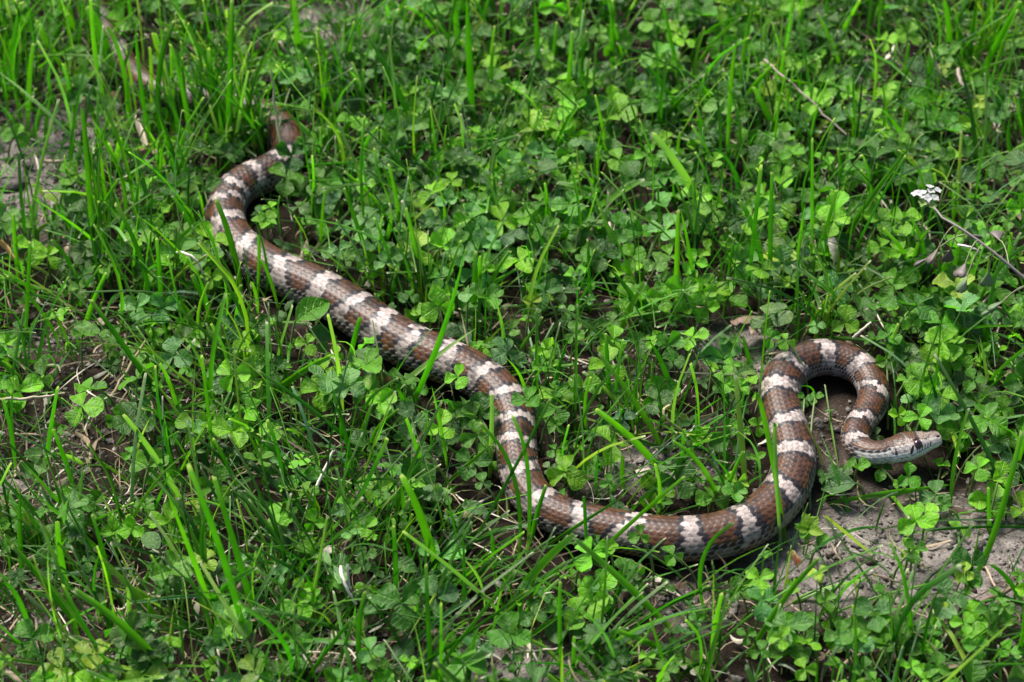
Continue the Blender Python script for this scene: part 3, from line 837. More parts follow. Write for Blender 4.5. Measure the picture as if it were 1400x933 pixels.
# ------------------------------------------------------------------ clover
KEEP = []     # large leaves that stay in view
CT = {'b': ((0.100, 0.275, 0.013), 'bright green'), 'm': ((0.048, 0.158, 0.010), 'green'), 'd': ((0.024, 0.088, 0.008), 'dark green'),
      'g': ((0.055, 0.130, 0.038), 'bluish green'), 'v': ((0.075, 0.205, 0.050), 'pale-marked green'), 'y': ((0.15, 0.26, 0.03), 'yellowish green')}  # 'g': bluish leaf tone with the sky's sheen put into the colour
LEAF_ME = []
for i, (V, F, U) in enumerate(LEAF_VARS):
    U = U.copy(); U[:, 2] = [0.15, 0.9, 0.4, 1.0, 0.0, 0.7, 0.25, 0.55, 0.1, 0.8][i]
    me = mesh_np('clover_leaflet', V, F, U); me.materials.append(M_CLOVER); LEAF_ME.append(me)
OVAL_ME = []
for i, (V, F, U) in enumerate(OVAL_VARS):
    me = mesh_np('oval_leaf', V, F, U); me.materials.append(M_CLOVER); OVAL_ME.append(me)

def clover_layout(C, size, rng, n=3):
    """matrices of the leaflets and the stalk points of a clover leaf whose centre is C"""
    nrm = unit(np.array([rng.normal(0, 0.30), rng.normal(-0.28, 0.30), 1.0]))
    az0 = rng.uniform(0, 6.28)
    mats = []
    for k in range(n):
        droop = rng.normal(-0.02, 0.28)
        mats.append(leaf_matrix(C, nrm, az0 + k * 2 * math.pi / n + rng.normal(0, 0.12), droop, size * rng.uniform(0.86, 1.1)))
    lean = rng.uniform(0, 6.28)
    reach = min(0.022, 0.25 * C[2] + abs(rng.normal(0, 0.004)))
    root = off_snake([C[0] + math.cos(lean) * reach, C[1] + math.sin(lean) * reach, 0])
    root[2] = float(ground_z(root[0], root[1])) - 0.001
    mid = 0.5 * (root + C) + np.array([math.cos(lean) * 0.25 * reach, math.sin(lean) * 0.25 * reach, 0.16 * C[2]])
    return mats, bezier3(root, mid, C, 6), nrm

CLOVER_N = 0
def add_clover(C, size, tone, rng, zpx, n=3, wordsize=None):
    global CLOVER_N
    mats, stalk, nrm = clover_layout(C, size, rng, n)
    root = empty('clover_plant', tuple(stalk[0]))
    col, word = CT[tone]
    jit = np.array(col) * rng.uniform(0.8, 1.25) * np.array([rng.uniform(0.85, 1.2), 1, rng.uniform(0.8, 1.3)])
    for M in mats:
        i = rng.integers(0, 10)
        if tone == 'v': i = rng.choice([1, 3, 9])
        if tone in 'bd': i = rng.choice([0, 2, 4, 6, 8])
        o = link('leaflet', LEAF_ME[i], None, root)
        Mw = M.copy(); Mw[:3, 3] -= stalk[0]
        o.matrix_local = Matrix(Mw.tolist())
        j2 = jit * rng.uniform(0.9, 1.1); o.color = (*j2, 1)
    V, F, U = tube(stalk - stalk[0], np.linspace(0.0007, 0.00045, len(stalk)), 5)
    link('stalk', mesh_np('clover_stalk', V, F, U, np.broadcast_to([0.13, 0.19, 0.055], (len(V), 3))), M_STEM, root)
    sz = wordsize or ('large ' if size / px_size(C) >= 22 else ('small ' if size / px_size(C) <= 13 else ''))
    tag(root, 'x', 'clover', 'clover plants in the lawn')
    NAMED.append((root, f'{sz}{word} clover', zone(*zpx), zpx[0], zpx[1]))
    CLOVER_N += 1

# traced: centre (pixels), leaflet length, tone, height (mm)
CL = """283,82 17 m 20;742,208 22 v 25;840,165 20 d 20;885,212 18 b 22;977,220 14 b 22;925,45 18 b 20;755,8 20 b 22;865,352 21 m 20;898,360 21 m 22;1040,368 23 b 24;592,262 22 b 24;618,248 18 b 26;612,275 16 v 28;660,312 19 v 22;672,332 15 v 20;633,350 17 v 24;640,400 18 v 22
600,418 24 b 20;520,342 14 b 16;470,312 14 g 14;492,288 16 g 18;444,520 26 v 26;478,528 24 v 22;600,584 25 b 22;645,632 26 d 14;626,516 18 b 30;722,548 22 m 26;760,560 24 m 24;758,615 13 m 14;752,640 11 g 10;766,675 12 m 10
112,556 27 b 20;122,532 24 m 16;162,572 20 m 12;60,500 16 m 14;152,478 17 b 16;192,556 15 v 14;232,596 17 m 12;320,588 16 v 14;182,722 18 b 20;290,884 16 g 16;235,876 15 b 16;402,872 16 m 20;384,786 15 v 18;414,804 15 b 18;885,898 13 b 20;818,808 14 g 14;864,790 12 g 12
875,732 15 m 24;832,748 14 b 20;815,742 12 m 18;938,866 15 v 18;953,848 13 m 14;1258,572 20 b 20;1228,568 16 b 18;1212,492 17 m 14;1278,490 16 m 14;1312,494 17 b 16;1250,548 17 v 14;1338,640 20 b 22;1366,652 21 b 22;1240,652 19 m 14;1172,640 18 m 12;1252,712 24 b 24;1266,700 20 b 22;1318,784 17 y 22
1250,752 17 m 20;1208,814 16 m 20;1128,822 16 m 18;1104,846 14 m 18;1068,872 18 b 22;1104,880 18 b 20;1148,868 20 m 22;1172,872 15 b 22;1336,884 20 m 24;1318,852 18 b 24;1246,912 18 b 26;1282,912 18 m 26;1352,836 17 m 26;1372,830 16 m 26;1290,836 14 y 20;1076,466 15 b 22;1054,462 14 m 20;1100,546 12 m 12;1114,545 13 m 12
1012,590 15 b 16;1036,582 14 b 16;990,524 17 b 20;1012,530 16 b 18;920,494 15 g 14;898,548 19 g 14;852,574 18 g 12;765,532 15 m 18;792,524 15 b 18;748,478 17 b 20;740,500 15 m 18;1204,338 22 b 20;1232,346 22 b 20;1242,355 15 d 14;1248,440 16 b 18;1262,428 15 m 18;1330,442 17 g 16;1168,62 15 d 20;1240,46 20 b 22;1212,56 18 b 20
1254,172 13 g 16;1262,200 13 g 14;1062,424 15 m 16;1078,430 13 m 14;1115,446 14 v 14;1150,432 13 m 14;44,340 24 b 16;66,350 20 b 18;112,378 20 d 14;110,394 16 m 14;206,446 13 b 16;22,186 18 b 16;1198,596 13 g 6;545,362 15 m 16;560,405 14 m 14;640,225 17 m 22;700,320 20 g 18;716,300 18 m 20;770,285 15 b 18;770,400 18 g 12;768,378 17 d 14
725,365 16 d 18;730,400 15 b 16;700,450 17 m 16;728,430 15 m 16;660,470 17 m 12;835,440 15 m 14;880,425 14 m 14;935,420 15 b 16;1000,500 12 g 10;1180,350 15 g 16;1150,160 15 m 14;1100,130 17 m 18;1072,62 16 m 20;1080,270 15 d 16;1160,290 16 m 16;1340,140 13 y 22;1390,120 16 m 20;1320,200 14 g 16;1395,250 15 m 16;1220,410 17 d 14;1300,400 15 m 16
640,120 16 m 22;560,130 18 b 22;700,120 16 m 20;590,115 12 b 24;520,170 15 g 18;505,215 16 g 16;560,165 16 b 20;690,170 17 m 18;430,110 15 m 18;480,80 14 b 20;810,110 16 b 20;905,90 17 b 22;935,55 16 b 22;820,45 15 m 20;700,40 17 m 22;740,60 16 b 20
500,760 15 m 18;500,470 17 b 20;525,560 15 v 18;420,470 18 b 18;400,545 16 m 16;372,590 16 b 14;410,630 17 b 16;365,650 14 m 12;470,690 16 b 16;520,680 14 m 14;380,715 16 b 18;430,715 18 b 18;510,735 9 b 22;580,710 14 m 16;605,680 15 v 14;660,660 13 v 12;350,470 14 b 16;300,460 14 m 14;330,540 15 m 14;280,560 14 m 12
1370,560 17 b 12;1330,520 18 m 14;1385,500 16 m 14;1355,470 16 b 16;1390,440 15 m 16;1240,520 15 b 14;1290,545 16 m 12;1310,600 15 m 12;1380,600 16 m 12;1290,690 13 m 12;1205,640 17 m 8;1150,648 15 g 8;1325,800 14 m 20;1380,890 17 m 24;1210,880 14 m 20;1020,870 14 m 16;1040,890 15 m 18;1100,915 18 b 22;1180,915 17 m 22
800,890 15 m 14;840,920 16 m 16;760,835 13 m 12;700,905 15 m 14;620,880 14 m 14;560,905 13 b 16;505,895 15 b 16;350,900 14 m 14;300,820 15 m 14;330,770 15 v 14;250,720 14 m 12;130,700 14 m 12;60,700 15 m 12;110,900 16 m 16;60,930 16 b 18;200,690 15 m 12;15,540 16 b 12;20,480 14 m 14;398,214 24 d 22;372,150 14 m 30;418,196 15 m 24"""
for k, ent in enumerate(CL.replace('\n', ';').split(';')):
    f = ent.split()
    px, py = [float(v) for v in f[0].split(',')]
    rng = np.random.default_rng(1000 + k)
    h = float(f[3]) / 1000
    C = at(px, py, h)
    C2 = off_snake([C[0], C[1], 0], 0.001 - min(0.006, 0.3 * h))
    C = np.array([C2[0], C2[1], h])
    f[1] = float(f[1]) * 1.08
    if f[1] >= 19: KEEP.append((px, py, f[1] * 0.95, float(proj(C)[2])))
    add_clover(C, float(f[1]) * px_size(C) * 1.03, f[2], rng, (px, py), 3)

# ------------------------------------------------------------------ single weed leaves
def add_oval(px, py, size, tone, h, az, tilt, label, dead=None):
    rng = np.random.default_rng(int(px * 7 + py))
    C = at(px, py, h / 1000)
    L = size * px_size(C)
    root = empty('weed_leaf', tuple(C))
    n = unit(np.array([rng.normal(0, 0.15), -tilt, 1.0]))
    M = leaf_matrix(-0.5 * L * np.array([math.cos(az), math.sin(az), 0]), n, az, rng.normal(0.05, 0.1), L)
    o = link('leaf', OVAL_ME[rng.integers(0, 6)], None, root)
    o.matrix_local = Matrix(M.tolist())
    col = np.array(CT[tone][0]) * rng.uniform(0.9, 1.1)
    o.color = (*col, 1)
    s0 = M[:3, 3]; g = np.array([s0[0] - 0.006 * math.cos(az), s0[1] - 0.006 * math.sin(az), -C[2] - 0.002])
    V, F, U = tube(bezier3(g, 0.5 * (g + s0) + np.array([0, 0, 0.003]), s0, 5), 0.0006, 5)
    link('stalk', mesh_np('leaf_stalk', V, F, U, np.broadcast_to([0.13, 0.19, 0.055], (len(V), 3))), M_STEM, root)
    tag(root, label, 'weed leaf', 'single broad weed leaves')
add_oval(428, 424, 62, 'm', 24, 0.75, 0.5, "big smooth green leaf touching the front of the snake's straight middle part")
add_oval(441, 452, 38, 'd', 18, 0.1, 0.3, "darker leaf tucked under the big smooth leaf below the snake's middle")
add_oval(1145, 660, 48, 'g', 10, 3.1, 0.2, "bluish grey pointed leaf lying left of and below the snake's neck")
add_oval(1276, 529, 46, 'g', 12, 0.0, 0.35, "dark bluish oval leaf lying flat to the right of the head loop")
add_oval(206, 740, 40, 'g', 20, 2.3, 0.4, 'grey oval leaf beside the bright clover in the lower left lawn')
add_oval(232, 782, 36, 'g', 16, 1.2, 0.3, 'grey leaf below the grey oval leaf in the lower left lawn')
add_oval(556, 772, 34, 'g', 18, -0.3, 0.3, 'bluish oval leaf in the front lawn near the bottom centre')
add_oval(502, 714, 34, 'g', 16, -0.2, 0.3, 'bluish oval leaf with pale dots in the front lawn left of centre')
add_oval(650, 695, 40, 'g', 16, -0.3, 0.35, "bluish pointed leaf left of the snake's lower bend")
add_oval(578, 614, 34, 'g', 14, -0.5, 0.3, 'narrow pale grey leaf below the large bright clover at centre')
add_oval(1125, 740, 26, 'm', 8, 0.9, 0.5, 'lone small oval leaf lying on the grey soil below the neck')
add_oval(1260, 130, 40, 'm', 22, 0.1, 0.3, 'bright oval leaf lying level in the upper right lawn')
add_oval(1385, 215, 40, 'g', 16, 2.9, 0.3, 'bluish oval leaf at the right edge above the seed stalk')
add_oval(1325, 240, 44, 'g', 18, 0.35, 0.3, 'bluish leaf lying just above and right of the white flower')
add_oval(1090, 10, 55, 'b', 24, 0.2, 0.5, 'wide bright leaf at the top edge in the upper right')
add_oval(20, 15, 50, 'm', 20, 0.6, 0.4, 'wide green leaf at the very top left corner')
add_oval(750, 380, 34, 'g', 12, 0.2, 0.3, 'pale bluish leaf lying in the clover at the picture centre')
add_oval(98, 740, 30, 'g', 12, 0.9, 0.3, 'bluish leaf by the upright blade at the lower left edge')
add_oval(1352, 575, 46, 'g', 10, 0.5, 0.35, 'dull grey weathered leaf at the right edge beyond the snout')

# ------------------------------------------------------------------ dry things
def straw(pts, w, label, col=(0.52, 0.45, 0.32), z=(0.006, 0.010, 0.006), flat=False, name='straw_stem', cat='straw'):
    P = [at(x, y, zz) for (x, y), zz in zip(pts, z)]
    k = 0
    z = list(z)
    while in_snake(np.array(bezier3(P[0], P[1], P[2], 12)), .001) and k < 14:
        z = [v + 0.003 for v in z]; P = [at(x, y, zz) for (x, y), zz in zip(pts, z)]; k += 1
    Q = bezier3(P[0], P[1], P[2], 12)
    rr = np.random.default_rng(abs(int(pts[0][0])) + 1)
    Q[1:-1] += rr.normal(0, 0.008, (10, 3)) * np.linalg.norm(P[2] - P[0])
    V, F, U = tube(Q - P[1], 0.5 * w * px_size(P[1]) * np.linspace(1.1, 0.7, 12), 6)
    o = link(name, mesh_np(name, V, F, U, np.broadcast_to(col, (len(V), 3))), M_STRAW, None, tuple(P[1]))
    tag(o, label, cat, 'pale dry straw stems on the lawn')
straw([(1045, 82), (1102, 132), (1157, 184)], 3.4, 'long straight pale straw stem lying across the upper right lawn', (0.32, 0.27, 0.21), (0.03, 0.03, 0.022))
straw([(420, 697), (438, 655), (456, 616)], 5, 'white straw stem slanting in the front lawn left of the middle bend', (0.75, 0.72, 0.62), (0.006, 0.016, 0.026))
straw([(150, 546), (172, 510), (199, 466)], 5, 'tan straw stem slanting behind the large clover on dark soil at left', (0.42, 0.34, 0.20), (0.004, 0.012, 0.022))
straw([(-5, 546), (40, 545), (88, 538)], 4, 'pale straw stem lying level at the left edge on dark soil', (0.55, 0.47, 0.34), (0.012, 0.014, 0.010))
straw([(240, 346), (268, 356), (281, 396)], 3.5, "curved white straw arching left of the snake's upper loop", (0.70, 0.62, 0.52), (0.03, 0.034, 0.01))
straw([(366, 30), (380, 55), (397, 76)], 5, "left one of two pale straws crossing at the top behind the snake's tail", (0.58, 0.48, 0.38), (0.012, 0.016, 0.010))
straw([(426, 55), (436, 42), (455, 27)], 4.5, "right one of two pale straws near the top behind the snake's tail", (0.58, 0.50, 0.42), (0.012, 0.016, 0.018))
straw([(388, 216), (379, 165), (371, 95)], 5, "thin pale dry stalk standing in front of the snake's dark tail bend", (0.45, 0.45, 0.24), (0.004, 0.02, 0.045))
straw([(1167, 462), (1178, 452), (1191, 441)], 4.5, 'short white straw just above the top of the head loop', (0.55, 0.50, 0.40), (0.016, 0.020, 0.022))
straw([(300, 835), (298, 880), (300, 935)], 5, 'long white straw standing at the bottom edge towards the left', (0.62, 0.56, 0.44), (0.016, 0.012, 0.006))
straw([(465, 775), (472, 800), (487, 826)], 5, 'curled white dry blade in the front lawn at bottom left of centre', (0.75, 0.70, 0.62), (0.026, 0.024, 0.014))
straw([(475, 772), (476, 790), (480, 806)], 3.5, 'second short white curl beside the curled white dry blade', (0.72, 0.68, 0.6), (0.028, 0.022, 0.016))
straw([(700, 893), (735, 890), (770, 886)], 3.5, 'level pale straw at the bottom edge below the lower bend', (0.55, 0.48, 0.36), (0.006, 0.010, 0.008))
straw([(410, 893), (440, 892), (472, 896)], 3, 'level pale straw at the bottom edge under the three-leaf clover', (0.55, 0.47, 0.36), (0.008, 0.010, 0.008))
straw([(835, 907), (860, 918), (885, 924)], 4, 'pale straw lying below the pair of bright clover leaflets at the bottom', (0.6, 0.5, 0.33), (0.014, 0.014, 0.012))
straw([(1137, 745), (1145, 760), (1155, 774)], 3.5, 'small forked twig lying on the grey soil below the neck', (0.34, 0.26, 0.20), (0.004, 0.006, 0.004))
straw([(1143, 752), (1150, 740), (1157, 731)], 3, 'thin pale straw crossing the small twig on the grey soil', (0.5, 0.42, 0.34), (0.005, 0.007, 0.006))
straw([(1192, 785), (1225, 795), (1258, 808)], 3, 'thin dark rootlet lying across the grey bare soil at lower right', (0.16, 0.11, 0.08), (0.002, 0.005, 0.003))
straw([(1347, 775), (1357, 795), (1364, 810)], 3.5, 'short tan straw on the soil at the lower right edge', (0.46, 0.35, 0.25), (0.004, 0.005, 0.004))
straw([(1345, 822), (1368, 812), (1388, 800)], 9, 'thick brown twig lying at the lower right edge', (0.22, 0.15, 0.11), (0.004, 0.006, 0.004))
straw([(-5, 912), (12, 922), (32, 935)], 11, 'thick blurred tan twig in the very bottom left corner', (0.34, 0.27, 0.19), (0.006, 0.008, 0.006))
straw([(60, 220), (80, 221), (97, 219)], 5, 'tan twig lying on the pale bare soil at upper left', (0.36, 0.28, 0.21), (0.006, 0.008, 0.006))
straw([(1310, 335), (1325, 338), (1340, 345)], 3, 'short white straw just under the seed stalk', (0.75, 0.72, 0.66), (0.022, 0.024, 0.020))
straw([(1310, 95), (1318, 120), (1342, 150)], 5, 'bleached dry blade bent among the grass at upper right', (0.33, 0.27, 0.21), (0.03, 0.03, 0.012))
straw([(1271, 60), (1285, 100), (1302, 125)], 4, 'bleached frayed blade left of the bent dry blade at upper right', (0.33, 0.27, 0.20), (0.035, 0.03, 0.014))
straw([(833, 305), (838, 318), (845, 292)], 4, 'pale bent dry stalk among clover at the picture centre', (0.55, 0.45, 0.38), (0.006, 0.012, 0.018))
straw([(915, 555), (908, 568), (935, 590)], 4, 'curved yellowish dry sprig inside the wide curve of the snake', (0.5, 0.45, 0.22), (0.018, 0.02, 0.008))

def dry_leaf(pts_a, pts_b, name, label, cols, h, curl=0.0012, transl=None):
    """a curled leaf spanning two edge polylines given in pixels (same number of points)"""
    A = np.array([at(x, y, h[0]) for x, y in pts_a]); B = np.array([at(x, y, h[1]) for x, y in pts_b])
    n, m = 9, 5
    tt = np.linspace(0, 1, len(pts_a))
    t = np.linspace(0, 1, n)
    A = np.stack([np.interp(t, tt, A[:, i]) for i in range(3)], 1); B = np.stack([np.interp(t, tt, B[:, i]) for i in range(3)], 1)
    u = np.linspace(0, 1, m)
    V = A[:, None] * (1 - u)[None, :, None] + B[:, None] * u[None, :, None]
    rr = np.random.default_rng(abs(int(pts_a[0][0])) + 1)
    V[:, :, 2] += curl * np.sin(np.pi * u)[None] * (0.6 + 0.8 * np.sin(np.pi * t))[:, None] + rr.normal(0, 0.0005, (n, m))
    c = np.array(cols[0]) * (1 - t)[:, None, None] + np.array(cols[-1]) * t[:, None, None]
    c = np.broadcast_to(c, (n, m, 3)) * rr.uniform(0.75, 1.2, (n, m, 1))
    o0 = V.reshape(-1, 3).mean(0)
    U = np.zeros((n * m, 3))
    o = link(name, mesh_np(name, V.reshape(-1, 3) - o0, grid_faces(n, m), U, c.reshape(-1, 3)), M_STRAW, None, tuple(o0))
    tag(o, label, 'dry leaf', 'dead leaves on the lawn')
dry_leaf([(998, 440), (1018, 432), (1045, 434)], [(1002, 445), (1022, 441), (1052, 439)], 'dead_leaf', 'curled tan dead leaf on the soil patch left of the head loop', [(0.17, 0.11, 0.08), (0.20, 0.135, 0.10)], (0.008, 0.012))
dry_leaf([(1023, 444), (1026, 455), (1029, 462)], [(1032, 443), (1036, 452), (1040, 458)], 'dead_leaf', 'small upright piece of dead leaf under the curled tan one', [(0.20, 0.145, 0.11), (0.24, 0.18, 0.15)], (0.010, 0.006))
dry_leaf([(1075, 757), (1082, 764), (1090, 776)], [(1086, 753), (1093, 762), (1098, 770)], 'dead_leaf', 'small red and green withering leaf on soil below the thick body', [(0.24, 0.22, 0.08), (0.20, 0.03, 0.022)], (0.006, 0.010))
dry_leaf([(-4, 332), (6, 340), (19, 356)], [(2, 328), (12, 337), (21, 352)], 'dead_leaf', 'orange brown dead leaf at the left edge below the pale soil', [(0.42, 0.24, 0.10), (0.40, 0.22, 0.09)], (0.014, 0.018))
dry_leaf([(735, 632), (732, 643), (737, 652)], [(742, 628), (744, 640), (743, 650)], 'dead_leaf', "reddish brown dead leaf tucked against the snake's middle bend", [(0.20, 0.05, 0.03), (0.14, 0.035, 0.02)], (0.012, 0.004))
dry_leaf([(505, 508), (515, 520), (525, 532)], [(520, 504), (533, 512), (540, 522)], 'dead_leaf', "withered yellow brown leaf in front of the snake's straight middle", [(0.30, 0.22, 0.08), (0.20, 0.13, 0.06)], (0.006, 0.016))
dry_leaf([(145, 135), (158, 134), (166, 140)], [(150, 126), (160, 126), (168, 132)], 'dead_leaf', "light brown dead leaf under the snake's thin tail", [(0.45, 0.30, 0.18), (0.40, 0.27, 0.17)], (0.008, 0.014))
dry_leaf([(183, 165), (190, 185), (197, 205)], [(190, 163), (198, 182), (203, 200)], 'dead_leaf', "bleached dead blade lying left of the snake's tail bend", [(0.58, 0.50, 0.40), (0.5, 0.40, 0.30)], (0.010, 0.016))
dry_leaf([(190, 205), (200, 202), (208, 200)], [(192, 211), (202, 209), (210, 206)], 'dead_leaf', 'short orange dead piece under the bleached dead blade', [(0.42, 0.22, 0.12), (0.40, 0.20, 0.10)], (0.006, 0.004))
dry_leaf([(868, 645), (878, 642), (888, 640)], [(872, 652), (882, 649), (890, 645)], 'dead_leaf', 'flat pale dead leaf scrap inside the wide curve of the snake', [(0.40, 0.34, 0.27), (0.42, 0.36, 0.30)], (0.004, 0.008))
dry_leaf([(1130, 330), (1136, 345), (1140, 362)], [(1143, 325), (1147, 340), (1146, 358)], 'dead_leaf', 'bleached split grass sheath standing behind the top of the head loop', [(0.60, 0.55, 0.45), (0.34, 0.34, 0.14)], (0.032, 0.016))
dry_leaf([(850, 700), (857, 702), (862, 706)], [(852, 692), (858, 694), (866, 699)], 'dead_leaf', "brownish scrap behind the snake's lower run", [(0.26, 0.18, 0.14), (0.3, 0.2, 0.15)], (0.006, 0.012))

# clods
def clod(px, py, size, label, seed):
    p = at(px, py, 0.0); L = size * px_size(p) * 0.5
    V, F = lump(seed, 12, 16, 0.22)
    V = V * L * np.array([1.25, 0.9, 0.7])
    V = V * (1 + 0.10 * (vnoise(V[:, :1] * 500 + seed, V[:, 1:2] * 500 + V[:, 2:] * 300, seed) - 0.5))
    o = link('soil_clod', mesh_np('soil_clod', V, F, None, np.broadcast_to([0.22, 0.19, 0.18], (len(V), 3))), M_SOIL, None, (p[0], p[1], float(ground_z(p[0], p[1])) + 0.25 * L))
    tag(o, label, 'soil clod', 'grey clods of soil')
clod(15, 668, 40, 'largest grey soil clod, at the left edge beside the dark soil', 3)
clod(184, 485, 24, 'grey soil clod behind the long dark blade in the left lawn', 5)
clod(533, 642, 20, 'left one of the two grey clods in front of the middle bend', 6)
clod(552, 650, 22, 'right one of the two grey clods in front of the middle bend', 8)
clod(12, 250, 34, 'grey soil clod at the left edge on pale soil', 9)

# ------------------------------------------------------------------ flowering stalk (shepherd's purse) at the right edge
def flower_stalk():
    z0 = 0.088
    tip = at(1266, 276, z0)
    p_r = at(1420, 398, 0.066); p_m = at(1345, 335, 0.082)
    top = at(1288, 298, z0 - 0.001)
    root = empty('flowering_weed', tuple(p_r))
    def part(name, V, F, U, col, mat):
        o = link(name, mesh_np(name, V - p_r, F, U, np.broadcast_to(col, (len(V), 3))), mat, root)
        return o
    g = np.array([p_r[0] + 0.02, p_r[1] - 0.01, -0.002])
    Q = np.vstack([bezier3(g, 0.5 * (g + p_r) + np.array([0.008, 0, 0.01]), p_r, 6)[:-1], bezier3(p_r, p_m, top, 10)[:-1], bezier3(top, 0.5 * (top + tip) + np.array([0, 0, .001]), tip, 4)])
    V, F, U = tube(Q, np.linspace(0.0008, 0.0005, len(Q)), 6); part('stem', V, F, U, (0.26, 0.22, 0.20), M_STEM)
    rr = np.random.default_rng(5)
    # flower head: a dome of small four-petalled flowers, with green buds in the middle
    fh = None
    for k in range(12):
        a = k * 2.4; rad = 0.0048 * math.sqrt((k + 0.5) / 12)
        c = tip + np.array([rad * math.cos(a) * 1.25, rad * math.sin(a), 0.004 - 70 * rad * rad + rr.normal(0, 0.0014)])
        bt = Batch()
        nrm = unit(np.array([math.cos(a) * rad * 90, math.sin(a) * rad * 90 - 0.15, 1.0]))
        white = not (c[1] < tip[1] - 0.0028 and rr.random() < 0.8)
        for q in range(4):
            LV, LF, LU = OVAL_VARS[q]
            M = leaf_matrix(c, nrm, q * 1.57 + a, -0.35, 0.0021 if white else 0.0022)
            bt.add((LV * np.array([1.7, 1, 1])) @ M[:3, :3].T + M[:3, 3], LF, LU, (0.46, 0.46, 0.45) if white else (0.24, 0.36, 0.09))
        me = bt.mesh('small_flower'); 
        v = np.empty(len(me.vertices) * 3, np.float32); me.vertices.foreach_get('co', v); v = v.reshape(-1, 3) - p_r.astype(np.float32); me.vertices.foreach_set('co', v.ravel())
        link('small_flower' if white else 'flower_bud', me, M_PETAL, root)
    # heart-shaped pods on thin stalks
    pods = [(1270, 352, .35, 'g'), (1300, 342, .25, 'g'), (1282, 341, .2, 'p'), (1322, 378, .5, 'n'), (1330, 322, .3, 'p'), (1366, 328, .75, 'p'), (1352, 372, .6, 'n'), (1372, 412, .95, 'n'), (1362, 420, .95, 'n'), (1320, 360, .45, 'p')]
    tl = np.linspace(0, 1, 40); ln = np.vstack([bezier3(top, p_m, p_r, 40)])
    for x, y, s, c in pods:
        a = ln[int(s * 39)]
        b = at(x, y, a[2] - 0.004 - 0.012 * rr.random())
        V, F, U = tube(bezier3(a, 0.5 * (a + b) + np.array([0, 0, 0.003]), b, 5), 0.0003, 4); 
        st = part('pod_stalk', V, F, U, (0.24, 0.26, 0.14), M_STEM)
        n, m = 7, 8
        L = 0.0082
        d = unit(b - a); side = unit(np.cross(d, [0, 0.5, 1])); nn = np.cross(side, d)
        t = np.linspace(0, 1, n); w = L * 0.42 * np.array([.08, .28, .5, .74, .95, .9, .35])
        az = np.linspace(0, 2 * np.pi, m, endpoint=False)
        cen = b + d[None] * (t * L)[:, None]
        V = cen[:, None] + (np.cos(az)[None] * w[:, None])[..., None] * side + (np.sin(az)[None] * w[:, None] * 0.35)[..., None] * nn
        V[-1] -= d * 0.0016 * (1 - np.abs(np.cos(az)))[:, None]
        pod = part('seed_pod', V.reshape(-1, 3), grid_faces(n, m, True), np.zeros((n * m, 3)), {'g': (0.11, 0.095, 0.08), 'p': (0.13, 0.105, 0.095), 'n': (0.14, 0.22, 0.10)}[c], M_STEM)
    tag(root, 'blurred leaning weed stalk with a white flower head and heart-shaped pods at right', 'wildflower')
flower_stalk()
# ------------------------------------------------------------------ the mass of the lawn
def blob(q, cx, cy, rx, ry): return np.exp(-((q[..., 0] - cx) / rx)**2 - ((q[..., 1] - cy) / ry)**2)
X0, X1, Y0, Y1 = -0.42, 0.42, -0.30, 0.44
def samples(n, dens, seed):
    r = np.random.default_rng(seed)
    out = []
    while len(out) < n:
        P = np.stack([r.uniform(X0, X1, 4 * n), r.uniform(Y0, Y1, 4 * n), np.zeros(4 * n)], -1)
        q = proj(P); b = bareness(P[:, 0], P[:, 1])
        k = r.random(4 * n) < dens(q, b, P)
        d = (np.hypot(P[:, None, 0] - S3[None, :, 0], P[:, None, 1] - S3[None, :, 1]) - SR3[None]).min(1)
        k &= d > 0.0015
        out += list(P[k])
    out = np.array(out[:n]); out[:, 2] = ground_z(out[:, 0], out[:, 1]) - 0.001
    return out
def keep_view(P, rng, p=0.06):
    """keep the snake as visible as it is in the photograph: its tail lies among blades, the rest mostly clear"""
    qk = proj(P)
    for kx, ky, kr, kd in KEEP:
        if ((np.hypot(qk[:, 0] - kx, qk[:, 1] - ky) < kr) & (qk[:, 2] < kd + 0.004)).any() and rng.random() < 0.85: return False
    m, s = hides_snake(P)
    if not m.any(): return True
    sm = s[m].mean()
    pp = 0.8 if sm < 0.235 else (0.0 if sm > 0.88 else (0.3 * p if sm > 0.7 else p))
    return rng.random() < pp

def gdens(q, b, P):
    g = 0.52 + 0.55 * blob(q, 180, 150, 330, 200) + 0.75 * blob(q, 470, 830, 420, 170) + 0.35 * blob(q, 150, 420, 260, 180) + 0.35 * blob(q, 890, 620, 170, 90) + 0.30 * blob(q, 1180, 90, 330, 150) - 0.15 * blob(q, 1300, 560, 200, 160)
    g -= 0.28 * blob(q, 1230, 850, 260, 130)
    return np.clip(g, 0.05, 1) * (1 - 0.90 * b)
def cdens(q, b, P):
    c = 0.38 + 0.60 * blob(q, 1280, 500, 240, 160) + 0.55 * blob(q, 660, 220, 280, 170) + 0.45 * blob(q, 830, 410, 280, 110) + 0.35 * blob(q, 480, 560, 200, 120) + 0.35 * blob(q, 1220, 895, 280, 55) + 0.35 * blob(q, 1000, 200, 300, 170) - 0.2 * blob(q, 120, 150, 220, 130)
    return np.clip(c, 0.05, 1) * (1 - 0.95 * b)

